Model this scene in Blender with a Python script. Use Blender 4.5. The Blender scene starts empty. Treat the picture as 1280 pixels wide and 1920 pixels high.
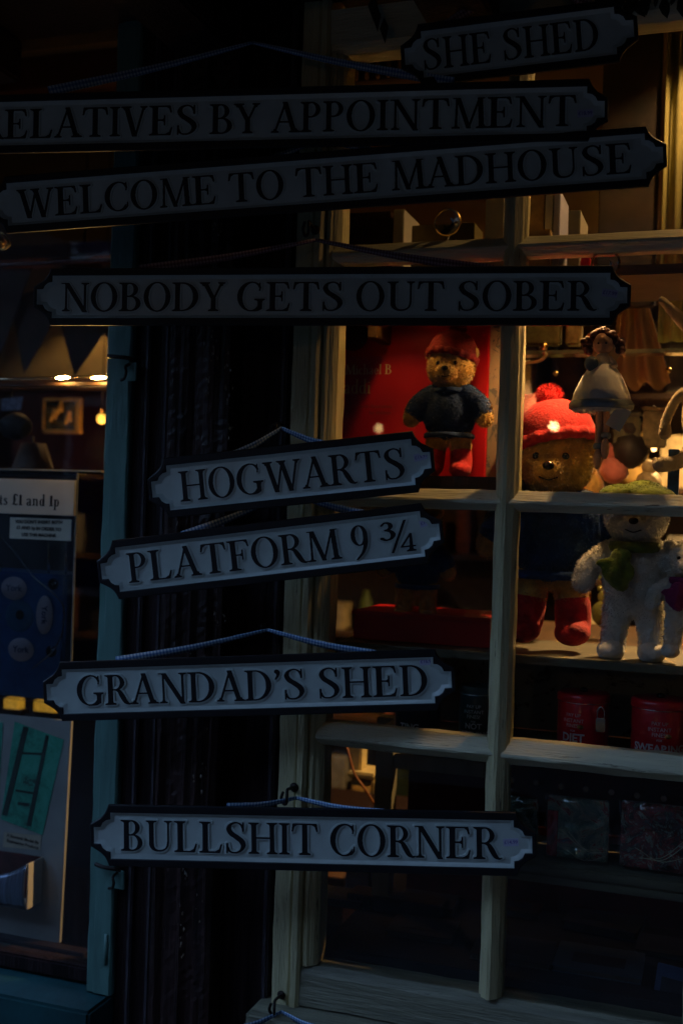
import bpy, bmesh, math, random
import numpy as np
from mathutils import Vector, Matrix
random.seed(7); rng = np.random.default_rng(7)
SC = bpy.context.scene; COL = SC.collection
R = math.radians

# ---------------------------------------------------------------- camera
F_PX = 2100.0; YAW = R(18.8); ROLL = R(1.9); DIST = 2.1; EYE = 1.5
CAM = Vector((DIST*math.sin(YAW), -DIST*math.cos(YAW), EYE))
R0 = Vector((math.cos(YAW), math.sin(YAW), 0)); ZZ = Vector((0, 0, 1)); FW = Vector((-math.sin(YAW), math.cos(YAW), 0))
c_r = R0*math.cos(ROLL) + ZZ*math.sin(ROLL); c_u = -R0*math.sin(ROLL) + ZZ*math.cos(ROLL)
cd = bpy.data.cameras.new('camera'); cam = bpy.data.objects.new('camera', cd); COL.objects.link(cam)
cam.matrix_world = Matrix(((c_r.x, c_u.x, -FW.x, CAM.x), (c_r.y, c_u.y, -FW.y, CAM.y), (c_r.z, c_u.z, -FW.z, CAM.z), (0, 0, 0, 1)))
cd.sensor_fit = 'VERTICAL'; cd.sensor_height = 36; cd.lens = F_PX/1920*36; cd.clip_start = .05; cd.clip_end = 200
cd.dof.use_dof = True; cd.dof.focus_distance = 1.97; cd.dof.aperture_fstop = 2.4
SC.camera = cam
SC.render.resolution_x = 682; SC.render.resolution_y = 1024

# ---------------------------------------------------------------- sky, sun, exposure
SUN_EL = R(26); SUN_AZ = R(20)            # the sun is low behind the tall shop row
w = bpy.data.worlds.new('World'); SC.world = w; w.use_nodes = True
nt = w.node_tree; bg = nt.nodes['Background']; sky = nt.nodes.new('ShaderNodeTexSky'); sky.sky_type = 'NISHITA'; sky.sun_disc = False
sky.sun_elevation = SUN_EL; sky.sun_rotation = SUN_AZ; sky.air_density = .8; sky.dust_density = .1; sky.ozone_density = 1.2
nt.links.new(sky.outputs[0], bg.inputs[0]); bg.inputs[1].default_value = .15
sd = bpy.data.lights.new('sun', 'SUN'); sun = bpy.data.objects.new('sun', sd); COL.objects.link(sun)
sd.energy = .5; sd.angle = R(15); sd.color = (1, .95, .88)
sv = Vector((math.sin(SUN_AZ)*math.cos(SUN_EL), math.cos(SUN_AZ)*math.cos(SUN_EL), math.sin(SUN_EL)))
sun.rotation_euler = sv.to_track_quat('Z', 'Y').to_euler(); sun.location = (0, 0, 12)
SC.view_settings.view_transform = 'Standard'; SC.view_settings.look = 'None'; SC.view_settings.gamma = 1
SC.view_settings.exposure = 3.1
SC.cycles.use_denoising = True; SC.cycles.max_bounces = 8; SC.cycles.transparent_max_bounces = 12; SC.cycles.caustics_reflective = False; SC.cycles.caustics_refractive = False

JZ, JD, JX = 2.46, 1.15, -1.4     # jetty underside height, how far it overhangs, its left end
OY, OH, OH2, OX = -5.0, 4.2, 7.2, -1.2   # face of the houses opposite, heights of the low and the tall one, where they meet
PENDANTS = ((.95, 1.2, 2.36, 22, 'pendant lamp above the toy display'), (-.35, 3.1, 2.4, 16, 'pendant lamp in the middle of the shop'), (-1.2, 1.0, 2.16, .6, 'pendant lamp behind the side window'), (.74, .27, 2.56, 1.3, 'added pendant lamp that brightens the curtain at the right of the shop'), (.3, 2.7, 2.3, 34, 'pendant lamp at the back of the shop'))  # the curtain pendant is an added lamp, there only to brighten the curtain

def at(px, py, y=0.0):
    """the point of the plane y=const that photograph pixel (px, py) looks at"""
    xc = (px-640)/F_PX; yc = -(py-960)/F_PX
    d = FW + c_r*xc + c_u*yc
    return CAM + d*((y-CAM.y)/d.y)
def X(px, py, y=0.0): return at(px, py, y).x
def Z(px, py, y=0.0): return at(px, py, y).z
def pxm(px, py, y=0.0): return (at(px, py, y)-CAM).dot(FW)/F_PX     # metres per photo pixel there

# ---------------------------------------------------------------- materials
MATS = {}
def mat(name, col, rough=.6, metal=0, noise=.25, scale=20, bump=.15, bscale=None, stretch=(1,1,1), emit=None, estr=0, sheen=0, spec=.5, col2=None, coat=0, spots=None):
    if name in MATS: return MATS[name]
    m = bpy.data.materials.new(name); m.use_nodes = True; t = m.node_tree; b = t.nodes['Principled BSDF']; N = t.nodes.new; L = t.links.new
    tc = N('ShaderNodeTexCoord'); mp = N('ShaderNodeMapping'); mp.inputs['Scale'].default_value = stretch; L(tc.outputs['Object'], mp.inputs[0])
    nz = N('ShaderNodeTexNoise'); nz.inputs['Scale'].default_value = scale; nz.inputs['Detail'].default_value = 6; nz.inputs['Roughness'].default_value = .65; L(mp.outputs[0], nz.inputs[0])
    cr = N('ShaderNodeValToRGB'); c1 = tuple(c*(1-noise) for c in col); c2 = tuple(min(1, c*(1+noise)) for c in col) if col2 is None else col2
    cr.color_ramp.elements[0].position = .35; cr.color_ramp.elements[1].position = .65
    cr.color_ramp.elements[0].color = (*c1, 1); cr.color_ramp.elements[1].color = (*c2, 1); L(nz.outputs[0], cr.inputs[0])
    out = cr.outputs[0]
    if spots:                                       # chips and stains: (colour, scale, threshold)
        n2 = N('ShaderNodeTexNoise'); n2.inputs['Scale'].default_value = spots[1]; n2.inputs['Detail'].default_value = 8; n2.inputs['Roughness'].default_value = .7; L(mp.outputs[0], n2.inputs[0])
        r2 = N('ShaderNodeValToRGB'); r2.color_ramp.elements[0].position = spots[2]; r2.color_ramp.elements[1].position = spots[2]+.02; L(n2.outputs[0], r2.inputs[0])
        mx = N('ShaderNodeMixRGB'); L(r2.outputs[0], mx.inputs[0]); L(out, mx.inputs[1]); mx.inputs[2].default_value = (*spots[0], 1); out = mx.outputs[0]
    L(out, b.inputs['Base Color'])
    b.inputs['Roughness'].default_value = rough; b.inputs['Metallic'].default_value = metal
    b.inputs['Specular IOR Level'].default_value = spec
    if sheen: b.inputs['Sheen Weight'].default_value = sheen; b.inputs['Sheen Roughness'].default_value = .4
    if coat: b.inputs['Coat Weight'].default_value = coat; b.inputs['Coat Roughness'].default_value = .08
    if bump:
        nb = N('ShaderNodeTexNoise'); nb.inputs['Scale'].default_value = bscale or scale*3; nb.inputs['Detail'].default_value = 5; L(mp.outputs[0], nb.inputs[0])
        bp = N('ShaderNodeBump'); bp.inputs['Strength'].default_value = bump; bp.inputs['Distance'].default_value = .004; L(nb.outputs[0], bp.inputs['Height']); L(bp.outputs[0], b.inputs['Normal'])
    if emit: b.inputs['Emission Color'].default_value = (*emit, 1); b.inputs['Emission Strength'].default_value = estr
    MATS[name] = m; return m

def gingham(name, a, b_, c, n=5):
    m = bpy.data.materials.new(name); m.use_nodes = True; t = m.node_tree; b = t.nodes['Principled BSDF']; N = t.nodes.new; L = t.links.new
    uv = N('ShaderNodeUVMap'); sp = N('ShaderNodeSeparateXYZ'); L(uv.outputs[0], sp.inputs[0])
    outs = []
    for k in (0, 1):
        mu = N('ShaderNodeMath'); mu.operation = 'FRACT'; L(sp.outputs[k], mu.inputs[0]); gt = N('ShaderNodeMath'); gt.operation = 'GREATER_THAN'; gt.inputs[1].default_value = .5; L(mu.outputs[0], gt.inputs[0]); outs.append(gt)
    ad = N('ShaderNodeMath'); ad.operation = 'ADD'; L(outs[0].outputs[0], ad.inputs[0]); L(outs[1].outputs[0], ad.inputs[1])
    dv = N('ShaderNodeMath'); dv.operation = 'DIVIDE'; dv.inputs[1].default_value = 2; L(ad.outputs[0], dv.inputs[0])
    cr = N('ShaderNodeValToRGB'); cr.color_ramp.interpolation = 'CONSTANT'; e = cr.color_ramp.elements; e[0].color = (*a, 1); e[0].position = 0; e[1].color = (*c, 1); e[1].position = .75; q = e.new(.25); q.color = (*b_, 1)
    L(dv.outputs[0], cr.inputs[0]); L(cr.outputs[0], b.inputs['Base Color']); b.inputs['Roughness'].default_value = .8
    MATS[name] = m; return m

def glass_mat(name, tint=(1,1,1), rough=0.0, refl=1.0, bump=0):
    m = bpy.data.materials.new(name); m.use_nodes = True; t = m.node_tree; N = t.nodes.new; L = t.links.new
    t.nodes.remove(t.nodes['Principled BSDF']); o = t.nodes['Material Output']
    tr = N('ShaderNodeBsdfTransparent'); tr.inputs[0].default_value = (*tint, 1); gl = N('ShaderNodeBsdfGlossy'); gl.inputs['Roughness'].default_value = rough
    fr = N('ShaderNodeFresnel'); fr.inputs[0].default_value = 1.5; mu = N('ShaderNodeMath'); mu.operation = 'MULTIPLY'; mu.inputs[1].default_value = refl; L(fr.outputs[0], mu.inputs[0])
    mx = N('ShaderNodeMixShader'); L(mu.outputs[0], mx.inputs[0]); L(tr.outputs[0], mx.inputs[1]); L(gl.outputs[0], mx.inputs[2]); L(mx.outputs[0], o.inputs[0])
    if bump:
        nb = N('ShaderNodeTexNoise'); nb.inputs['Scale'].default_value = bump; nb.inputs['Detail'].default_value = 3; tc = N('ShaderNodeTexCoord'); L(tc.outputs['Object'], nb.inputs[0])
        bp = N('ShaderNodeBump'); bp.inputs['Strength'].default_value = .8; bp.inputs['Distance'].default_value = .01; L(nb.outputs[0], bp.inputs['Height'])
        L(bp.outputs[0], gl.inputs['Normal']); L(bp.outputs[0], fr.inputs['Normal'])
    MATS[name] = m; return m

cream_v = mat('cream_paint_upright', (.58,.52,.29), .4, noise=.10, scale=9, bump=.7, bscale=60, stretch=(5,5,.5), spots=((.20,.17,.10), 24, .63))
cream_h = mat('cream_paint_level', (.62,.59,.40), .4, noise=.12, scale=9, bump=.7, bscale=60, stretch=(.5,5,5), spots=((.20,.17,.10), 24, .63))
teal = mat('teal_paint', (.10,.21,.18), .45, noise=.15, scale=8, bump=.35, bscale=50, stretch=(4,4,.6), spots=((.06,.05,.04), 38, .70))
teal_sill_m = mat('shaded_teal_sill', (.008,.055,.06), .5, noise=.35, scale=7, bump=.4, bscale=40, spots=((.02,.02,.02), 18, .70))  # darker teal puts shade into the sill colour; the spots are dirt
dark_wood = mat('old_dark_timber', (.020,.011,.011), .5, noise=.6, scale=14, bump=.9, bscale=40, stretch=(5,5,.35), spots=((.11,.10,.12), 22, .735), spec=.2)
dark_rough = mat('split_dark_timber', (.028,.014,.012), .45, noise=.7, scale=10, bump=1, bscale=26, stretch=(6,6,.5), spots=((.16,.12,.10), 16, .70), spec=.3)
black = mat('black_enamel', (.006,.006,.008), .5, noise=.2, scale=30, bump=.12, spec=.35)
white = mat('white_enamel', (.50,.57,.53), .30, noise=.13, scale=6, bump=.10, bscale=22, spots=((.30,.29,.27), 55, .735))
iron = mat('black_iron', (.03,.022,.018), .55, metal=.6, noise=.5, scale=60, bump=.6)
brass = mat('worn_brass', (.55,.36,.12), .25, metal=1, noise=.3, scale=30, bump=.1)
steel = mat('steel', (.5,.5,.5), .25, metal=1, noise=.2, bump=.1)
pane_m = glass_mat('window_glass', (.97,.98,.97), 0, .5)
acrylic = glass_mat('clear_plastic', (.93,.95,.96), .03, 1.4)
cello = glass_mat('cellophane', (.92,.93,.9), .06, 2.2, bump=22)
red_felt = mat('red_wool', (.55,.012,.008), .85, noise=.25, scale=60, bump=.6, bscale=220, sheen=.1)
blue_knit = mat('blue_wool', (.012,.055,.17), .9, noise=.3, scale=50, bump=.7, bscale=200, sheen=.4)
dim_red = mat('shaded_red_wool', (.20,.004,.004), .9, noise=.3, scale=60, bump=.6, bscale=220)  # red wool darkened in colour so the upper bear looks shaded
dim_blue = mat('shaded_blue_wool', (.006,.026,.09), .9, noise=.3, scale=50, bump=.7, bscale=200)  # blue wool darkened likewise, shade put into the upper bear's jumper
fur_gold = mat('golden_plush', (.66,.40,.09), .9, noise=.35, scale=40, bump=.5, bscale=160, sheen=.6)
fur_white = mat('white_plush', (.70,.68,.60), .9, noise=.08, scale=30, bump=.7, bscale=130, sheen=.6)
fur_olive = mat('oat_plush', (.5,.38,.2), .9, noise=.15, scale=30, bump=.5, bscale=160, sheen=.5)
pink_plush = mat('pink_plush', (.62,.20,.15), .9, noise=.15, scale=30, bump=.5, bscale=160, sheen=.5)
green_wool = mat('green_fleece', (.13,.17,.006), .9, noise=.3, scale=50, bump=.6, bscale=160, sheen=.4)
purple_wool = mat('purple_fleece', (.20,.02,.13), .9, noise=.2, scale=50, bump=.5)
eye_m = mat('black_bead', (.008,.006,.005), .15, noise=.1, bump=0)
red_card = mat('red_card', (.62,.008,.010), .35, noise=.1, scale=6, bump=.05)
red_tin = mat('red_tin', (.62,.008,.02), .28, noise=.12, scale=12, bump=.05, coat=.5)
green_tin = mat('bottle_green_tin', (.01,.035,.032), .28, noise=.12, scale=12, bump=.05, coat=.5)
print_cream = mat('cream_print', (.9,.72,.36), .5, noise=.1, bump=0)
print_white = mat('white_print', (.85,.85,.82), .5, noise=.1, bump=0)
print_blue = mat('blue_print', (.03,.07,.22), .5, noise=.1, bump=0)
ink = mat('black_ink', (.012,.012,.015), .6, noise=.1, bump=0)
paper = mat('cream_paper', (.55,.50,.38), .7, noise=.08, scale=8, bump=.1)
card_white = mat('white_card', (.6,.6,.56), .6, noise=.08, scale=8, bump=.1)
sticker_m = mat('lilac_sticker', (.50,.50,.66), .5, noise=.06, scale=20, bump=.02)
grey_board = mat('grey_board', (.36,.38,.37), .7, noise=.14, scale=6, bump=.2)
oak = mat('interior_oak', (.06,.03,.012), .45, noise=.4, scale=8, bump=.3, stretch=(1,1,8))
wall_in = mat('ochre_plaster', (.34,.24,.09), .8, noise=.12, scale=3, bump=.2)
ceil_in = mat('smoke_plaster', (.14,.10,.05), .85, noise=.15, scale=3, bump=.2)
panel_in = mat('dark_panelling', (.06,.03,.01), .5, noise=.5, scale=4, bump=.4, stretch=(3,3,.6))
floor_in = mat('dark_floorboards', (.03,.02,.015), .4, noise=.3, scale=6, bump=.3, stretch=(1,8,1))
stone = mat('york_stone', (.07,.07,.07), .85, noise=.25, scale=5, bump=.6)
brick_far = mat('old_plaster', (.045,.048,.048), .85, noise=.2, scale=4, bump=.5)
blue_dk = mat('navy_plastic', (.012,.022,.07), .4, noise=.2, scale=15, bump=.1)
maroon = mat('maroon_cloth', (.055,.006,.006), .9, noise=.5, scale=16, bump=.6, bscale=50)
gx = gingham('blue_gingham_ribbon', (.04,.13,.34), (.18,.32,.52), (.55,.66,.74))
gp = gingham('red_gingham_ribbon', (.12,.05,.08), (.22,.14,.18), (.40,.32,.36))
small_bulb_m = mat('amber_bulb', (1,.7,.3), .4, noise=0, bump=0, emit=(1,.48,.05), estr=.22)
bulb_m = mat('warm_bulb', (1,.8,.5), .4, noise=0, bump=0, emit=(1,.56,.16), estr=28)

bead_m = mat('worn_bead', (.055,.045,.05), .5, noise=.5, scale=20, bump=.8, stretch=(4,4,.5), spec=.3)
cream_low = mat('shaded_splashed_cream', (.22,.21,.14), .5, noise=.35, scale=8, bump=.9, bscale=45, stretch=(.4,5,5), spots=((.12,.10,.07), 20, .62))  # darker cream puts the low frame's shade into the colour; spots are splash stains
def pattern(name, base, mark, scale, thr, rough=.7, voro=False):
    m = bpy.data.materials.new(name); m.use_nodes = True; t = m.node_tree; b = t.nodes['Principled BSDF']; N = t.nodes.new; L = t.links.new
    tc = N('ShaderNodeTexCoord')
    if voro: nz = N('ShaderNodeTexVoronoi'); nz.inputs['Scale'].default_value = scale; o = nz.outputs['Distance']
    else: nz = N('ShaderNodeTexNoise'); nz.inputs['Scale'].default_value = scale; nz.inputs['Detail'].default_value = 5; nz.inputs['Roughness'].default_value = .75; nz.inputs['Distortion'].default_value = .6; o = nz.outputs[0]
    L(tc.outputs['Object'], nz.inputs[0]); cr = N('ShaderNodeValToRGB'); e = cr.color_ramp.elements; e[0].position = thr; e[1].position = thr+.04; e[0].color = (*base, 1); e[1].color = (*mark, 1); L(o, cr.inputs[0]); L(cr.outputs[0], b.inputs['Base Color']); b.inputs['Roughness'].default_value = rough
    MATS[name] = m; return m
floral = pattern('floral_paper', (.36,.35,.27), (.07,.04,.035), 30, .56)
def collage(name, cols, scale, rough=.35):
    m = bpy.data.materials.new(name); m.use_nodes = True; t = m.node_tree; b = t.nodes['Principled BSDF']; N = t.nodes.new; L = t.links.new
    tc = N('ShaderNodeTexCoord'); nz = N('ShaderNodeTexNoise'); nz.inputs['Scale'].default_value = scale; nz.inputs['Detail'].default_value = 7; nz.inputs['Roughness'].default_value = .8; nz.inputs['Distortion'].default_value = .8; L(tc.outputs['Object'], nz.inputs[0])
    cr = N('ShaderNodeValToRGB'); cr.color_ramp.interpolation = 'CONSTANT'; e = cr.color_ramp.elements
    while len(e) < len(cols): e.new(.5)
    for i, c in enumerate(cols): e[i].position = .30 + .40*i/len(cols) if i else 0; e[i].color = (*c, 1)
    L(nz.outputs[0], cr.inputs[0]); L(cr.outputs[0], b.inputs['Base Color']); b.inputs['Roughness'].default_value = rough
    MATS[name] = m; return m
pic_dark = collage('dark_picture_print', [(.02,.06,.07),(.06,.16,.14),(.2,.32,.24),(.5,.55,.38),(.45,.05,.05),(.06,.10,.2)], 22)
pic_mix = collage('busy_picture_print', [(.2,.19,.14),(.55,.55,.45),(.12,.06,.06),(.6,.08,.08),(.75,.74,.62),(.1,.18,.2)], 30)
leaflet_m = collage('green_engraving_print', [(.02,.08,.06),(.03,.32,.22),(.05,.44,.30),(.07,.50,.36),(.12,.56,.42)], 16, .6)

# ---------------------------------------------------------------- object helpers
def tag(o, label=None, cat=None, group=None, kind=None):
    if label: o['label'] = label
    if cat: o['category'] = cat
    if group: o['group'] = group
    if kind: o['kind'] = kind
    return o
def link(name, me, parent=None):
    o = bpy.data.objects.new(name, me); COL.objects.link(o)
    if parent is not None: o.parent = parent; o.matrix_parent_inverse = root_inv(parent)
    return o
def mat_world(o):
    m = o.matrix_basis.copy()
    if o.parent: m = mat_world(o.parent) @ o.matrix_parent_inverse @ m
    return m
def root_inv(p): return mat_world(p).inverted()
def thing(name, label, cat, loc, group=None, M=None):
    o = bpy.data.objects.new(name, None); COL.objects.link(o); o.empty_display_size = .02
    if M is not None: o.matrix_basis = M
    else: o.location = loc
    return tag(o, label, cat, group)
def bm_obj(name, bm, m, parent=None, smooth=False, local=False):
    me = bpy.data.meshes.new(name); bm.normal_update(); bm.to_mesh(me); bm.free()
    for x in (m if isinstance(m, (list, tuple)) else [m]): me.materials.append(x)
    if smooth: me.shade_smooth()
    o = bpy.data.objects.new(name, me); COL.objects.link(o)
    if parent is not None:
        o.parent = parent
        if not local: o.matrix_parent_inverse = root_inv(parent)
    return o
def add_box(bm, a, b, bev=.002, M=None, mi=0):
    lo = [min(a[i], b[i]) for i in range(3)]; hi = [max(a[i], b[i]) for i in range(3)]
    vs = [bm.verts.new((x, y, z)) for x in (lo[0], hi[0]) for y in (lo[1], hi[1]) for z in (lo[2], hi[2])]
    fs = [bm.faces.new([vs[i] for i in q]) for q in ((0,1,3,2),(4,6,7,5),(0,4,5,1),(2,3,7,6),(0,2,6,4),(1,5,7,3))]
    for f in fs: f.material_index = mi
    if M is not None: bmesh.ops.transform(bm, matrix=M, verts=vs)
    if bev > 0:
        es = list({e for f in fs for e in f.edges}); bmesh.ops.bevel(bm, geom=es, offset=min(bev, .3*min(hi[i]-lo[i] for i in range(3))), segments=2, affect='EDGES', clamp_overlap=True)
def box(name, a, b, m, parent=None, bev=.002, M=None):
    bm = bmesh.new(); add_box(bm, a, b, bev, M); return bm_obj(name, bm, m, parent)
def add_tube(bm, pts, rad, n=8, cap=True, mi=0):
    pts = [Vector(p) for p in pts]; rads = rad if isinstance(rad, (list, tuple)) else [rad]*len(pts); rings = []
    ref = None
    for i, p in enumerate(pts):
        d = (pts[min(i+1, len(pts)-1)] - pts[max(i-1, 0)]).normalized()
        if ref is None: ref = d.orthogonal().normalized()
        ref = (ref - d*ref.dot(d)).normalized(); q = d.cross(ref)
        rings.append([bm.verts.new(p + (ref*math.cos(2*math.pi*k/n) + q*math.sin(2*math.pi*k/n))*rads[i]) for k in range(n)])
    for a, b in zip(rings, rings[1:]):
        for k in range(n): f = bm.faces.new((a[k], a[(k+1)%n], b[(k+1)%n], b[k])); f.smooth = True; f.material_index = mi
    if cap:
        for r_ in (rings[0][::-1], rings[-1]): f = bm.faces.new(r_); f.material_index = mi
def tube(name, pts, rad, m, parent=None, n=8):
    bm = bmesh.new(); add_tube(bm, pts, rad, n); return bm_obj(name, bm, m, parent)
def smooth_path(pts, k=8):
    P = [Vector(p) for p in pts]; P = [2*P[0]-P[1]] + P + [2*P[-1]-P[-2]]; out = []
    for i in range(1, len(P)-2):
        for j in range(k):
            t = j/k; out.append(.5*((2*P[i]) + (P[i+1]-P[i-1])*t + (2*P[i-1]-5*P[i]+4*P[i+1]-P[i+2])*t*t + (3*P[i]-P[i-1]-3*P[i+1]+P[i+2])*t**3))
    out.append(P[-2]); return out
def add_lathe(bm, prof, c=(0,0,0), n=32, M=None, mi=0):
    """prof: (r, z) list, axis +z through c"""
    rings = []; allv = []
    for r, z in prof:
        ring = [bm.verts.new((c[0]+r*math.cos(2*math.pi*k/n), c[1]+r*math.sin(2*math.pi*k/n), c[2]+z)) for k in range(n)] if r > 1e-6 else [bm.verts.new((c[0], c[1], c[2]+z))]
        rings.append(ring); allv += ring
    for a, b in zip(rings, rings[1:]):
        for k in range(n):
            k2 = (k+1) % n
            if len(a) == 1 and len(b) == 1: continue
            if len(a) == 1: f = bm.faces.new((a[0], b[k2], b[k]))
            elif len(b) == 1: f = bm.faces.new((a[k], a[k2], b[0]))
            else: f = bm.faces.new((a[k], a[k2], b[k2], b[k]))
            f.smooth = True; f.material_index = mi
    if M is not None: bmesh.ops.transform(bm, matrix=M, verts=allv)
def lathe(name, prof, c, m, parent=None, n=32, M=None):
    bm = bmesh.new(); add_lathe(bm, prof, c, n, M); return bm_obj(name, bm, m, parent)
def hash3(v, s): return math.sin(v[0]*s*1.7+3.1*v[1]*s+1.3)*math.cos(v[1]*s*2.3-v[2]*s*1.1)*math.sin(v[2]*s*1.9+v[0]*s*.7)
def add_ball(bm, c, r, sub=4, jit=0, js=40, M=None, mi=0):
    g = bmesh.ops.create_icosphere(bm, subdivisions=sub, radius=1); vs = g['verts']; r = r if isinstance(r, (tuple, list)) else (r, r, r)
    for v in vs:
        u = v.co.copy(); p = Vector((u.x*r[0], u.y*r[1], u.z*r[2]))
        if M is not None: p = M @ p
        p = p + Vector(c)
        if jit: p += u*jit*(hash3(p, js)+.5*hash3(p, js*2.7))
        v.co = p
    for f in {f for v in vs for f in v.link_faces}: f.smooth = True; f.material_index = mi
def ball(name, c, r, m, parent=None, sub=4, jit=0, js=40, M=None):
    bm = bmesh.new(); add_ball(bm, c, r, sub, jit, js, M); return bm_obj(name, bm, m, parent)
def add_fuzz(bm, n, ln, wd=.0009, droop=.3):
    """short hair-like slivers over all faces of bm"""
    fs = list(bm.faces); ar = np.array([f.calc_area() for f in fs]); pick = rng.choice(len(fs), n, p=ar/ar.sum())
    for i in pick:
        f = fs[i]; vs = f.verts; a, b = random.random(), random.random()
        if a+b > 1: a, b = 1-a, 1-b
        p = vs[0].co*(1-a-b) + vs[1].co*a + vs[2].co*b; nrm = f.normal
        d = (nrm + Vector((random.gauss(0,.45), random.gauss(0,.45), random.gauss(0,.45)-droop))).normalized()*ln*random.uniform(.5,1.2)
        s = d.cross(Vector((random.gauss(0,1), random.gauss(0,1), random.gauss(0,1)))).normalized()*wd
        k = bm.faces.new([bm.verts.new(p-s), bm.verts.new(p+s), bm.verts.new(p+d)]); k.material_index = f.material_index
def blob_obj(name, balls, tubes, m, parent, fuzz=0, ln=.004, voxel=.004):
    """plush body: balls and tapered tubes fused into one continuous skin"""
    bm = bmesh.new()
    for c, r in balls: add_ball(bm, c, r, 3)
    for pts, rd in tubes: add_tube(bm, smooth_path(pts, 5), list(np.interp(np.linspace(0,1,len(smooth_path(pts,5))), np.linspace(0,1,len(rd)), rd)), 14); add_ball(bm, pts[-1], rd[-1], 2); add_ball(bm, pts[0], rd[0], 2)
    me = bpy.data.meshes.new(name); bm.to_mesh(me); bm.free()
    o = bpy.data.objects.new(name, me); COL.objects.link(o)
    md = o.modifiers.new('r', 'REMESH'); md.mode = 'VOXEL'; md.voxel_size = voxel; s = o.modifiers.new('s', 'SMOOTH'); s.factor = .6; s.iterations = 6
    me2 = bpy.data.meshes.new_from_object(o.evaluated_get(bpy.context.evaluated_depsgraph_get())); o.modifiers.clear(); o.data = me2; bpy.data.meshes.remove(me)
    bm = bmesh.new(); bm.from_mesh(me2); bmesh.ops.triangulate(bm, faces=bm.faces[:]); bm.normal_update()
    if fuzz: add_fuzz(bm, fuzz, ln)
    bm.to_mesh(me2); bm.free(); me2.shade_smooth(); me2.materials.clear(); me2.materials.append(m)
    if parent is not None: o.parent = parent; o.matrix_parent_inverse = root_inv(parent)
    return o
def curve_mesh(loops, ext=.0, bev=.0, res=1):
    cu = bpy.data.curves.new('c', 'CURVE'); cu.dimensions = '2D'; cu.fill_mode = 'BOTH'; cu.extrude = ext; cu.bevel_depth = bev; cu.bevel_resolution = res
    for Lp in loops:
        s = cu.splines.new('POLY'); s.points.add(len(Lp)-1)
        for p, (a, b) in zip(s.points, Lp): p.co = (a, b, 0, 1)
        s.use_cyclic_u = True
    o = bpy.data.objects.new('c', cu); COL.objects.link(o)
    me = bpy.data.meshes.new_from_object(o.evaluated_get(bpy.context.evaluated_depsgraph_get()))
    bpy.data.objects.remove(o); bpy.data.curves.remove(cu); return me
def text_mesh(s, size, ext=.0003, bold=0, align='CENTER'):
    cu = bpy.data.curves.new('t', 'FONT'); cu.body = s; cu.size = size; cu.extrude = ext; cu.offset = bold; cu.align_x = align; cu.align_y = 'CENTER'
    o = bpy.data.objects.new('t', cu); COL.objects.link(o)
    me = bpy.data.meshes.new_from_object(o.evaluated_get(bpy.context.evaluated_depsgraph_get()))
    bpy.data.objects.remove(o); bpy.data.curves.remove(cu); return me
FRONT = Matrix(((1,0,0,0),(0,0,-1,0),(0,1,0,0),(0,0,0,1)))          # text plane xy -> wall plane xz, facing -y
def put_text(name, s, size, loc, m, parent, rot=0, bold=0, yaw=0, align='CENTER'):
    me = text_mesh(s, size, .0002, bold, align); me.transform(Matrix.Translation(Vector(loc)) @ Matrix.Rotation(yaw, 4, 'Z') @ FRONT @ Matrix.Rotation(rot, 4, 'Z')); me.materials.append(m)
    return link(name, me, parent)

shelf_paint = mat('worn_shelf_paint', (.13,.12,.075), .5, noise=.2, scale=8, bump=.3, stretch=(.4,5,5))

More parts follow.
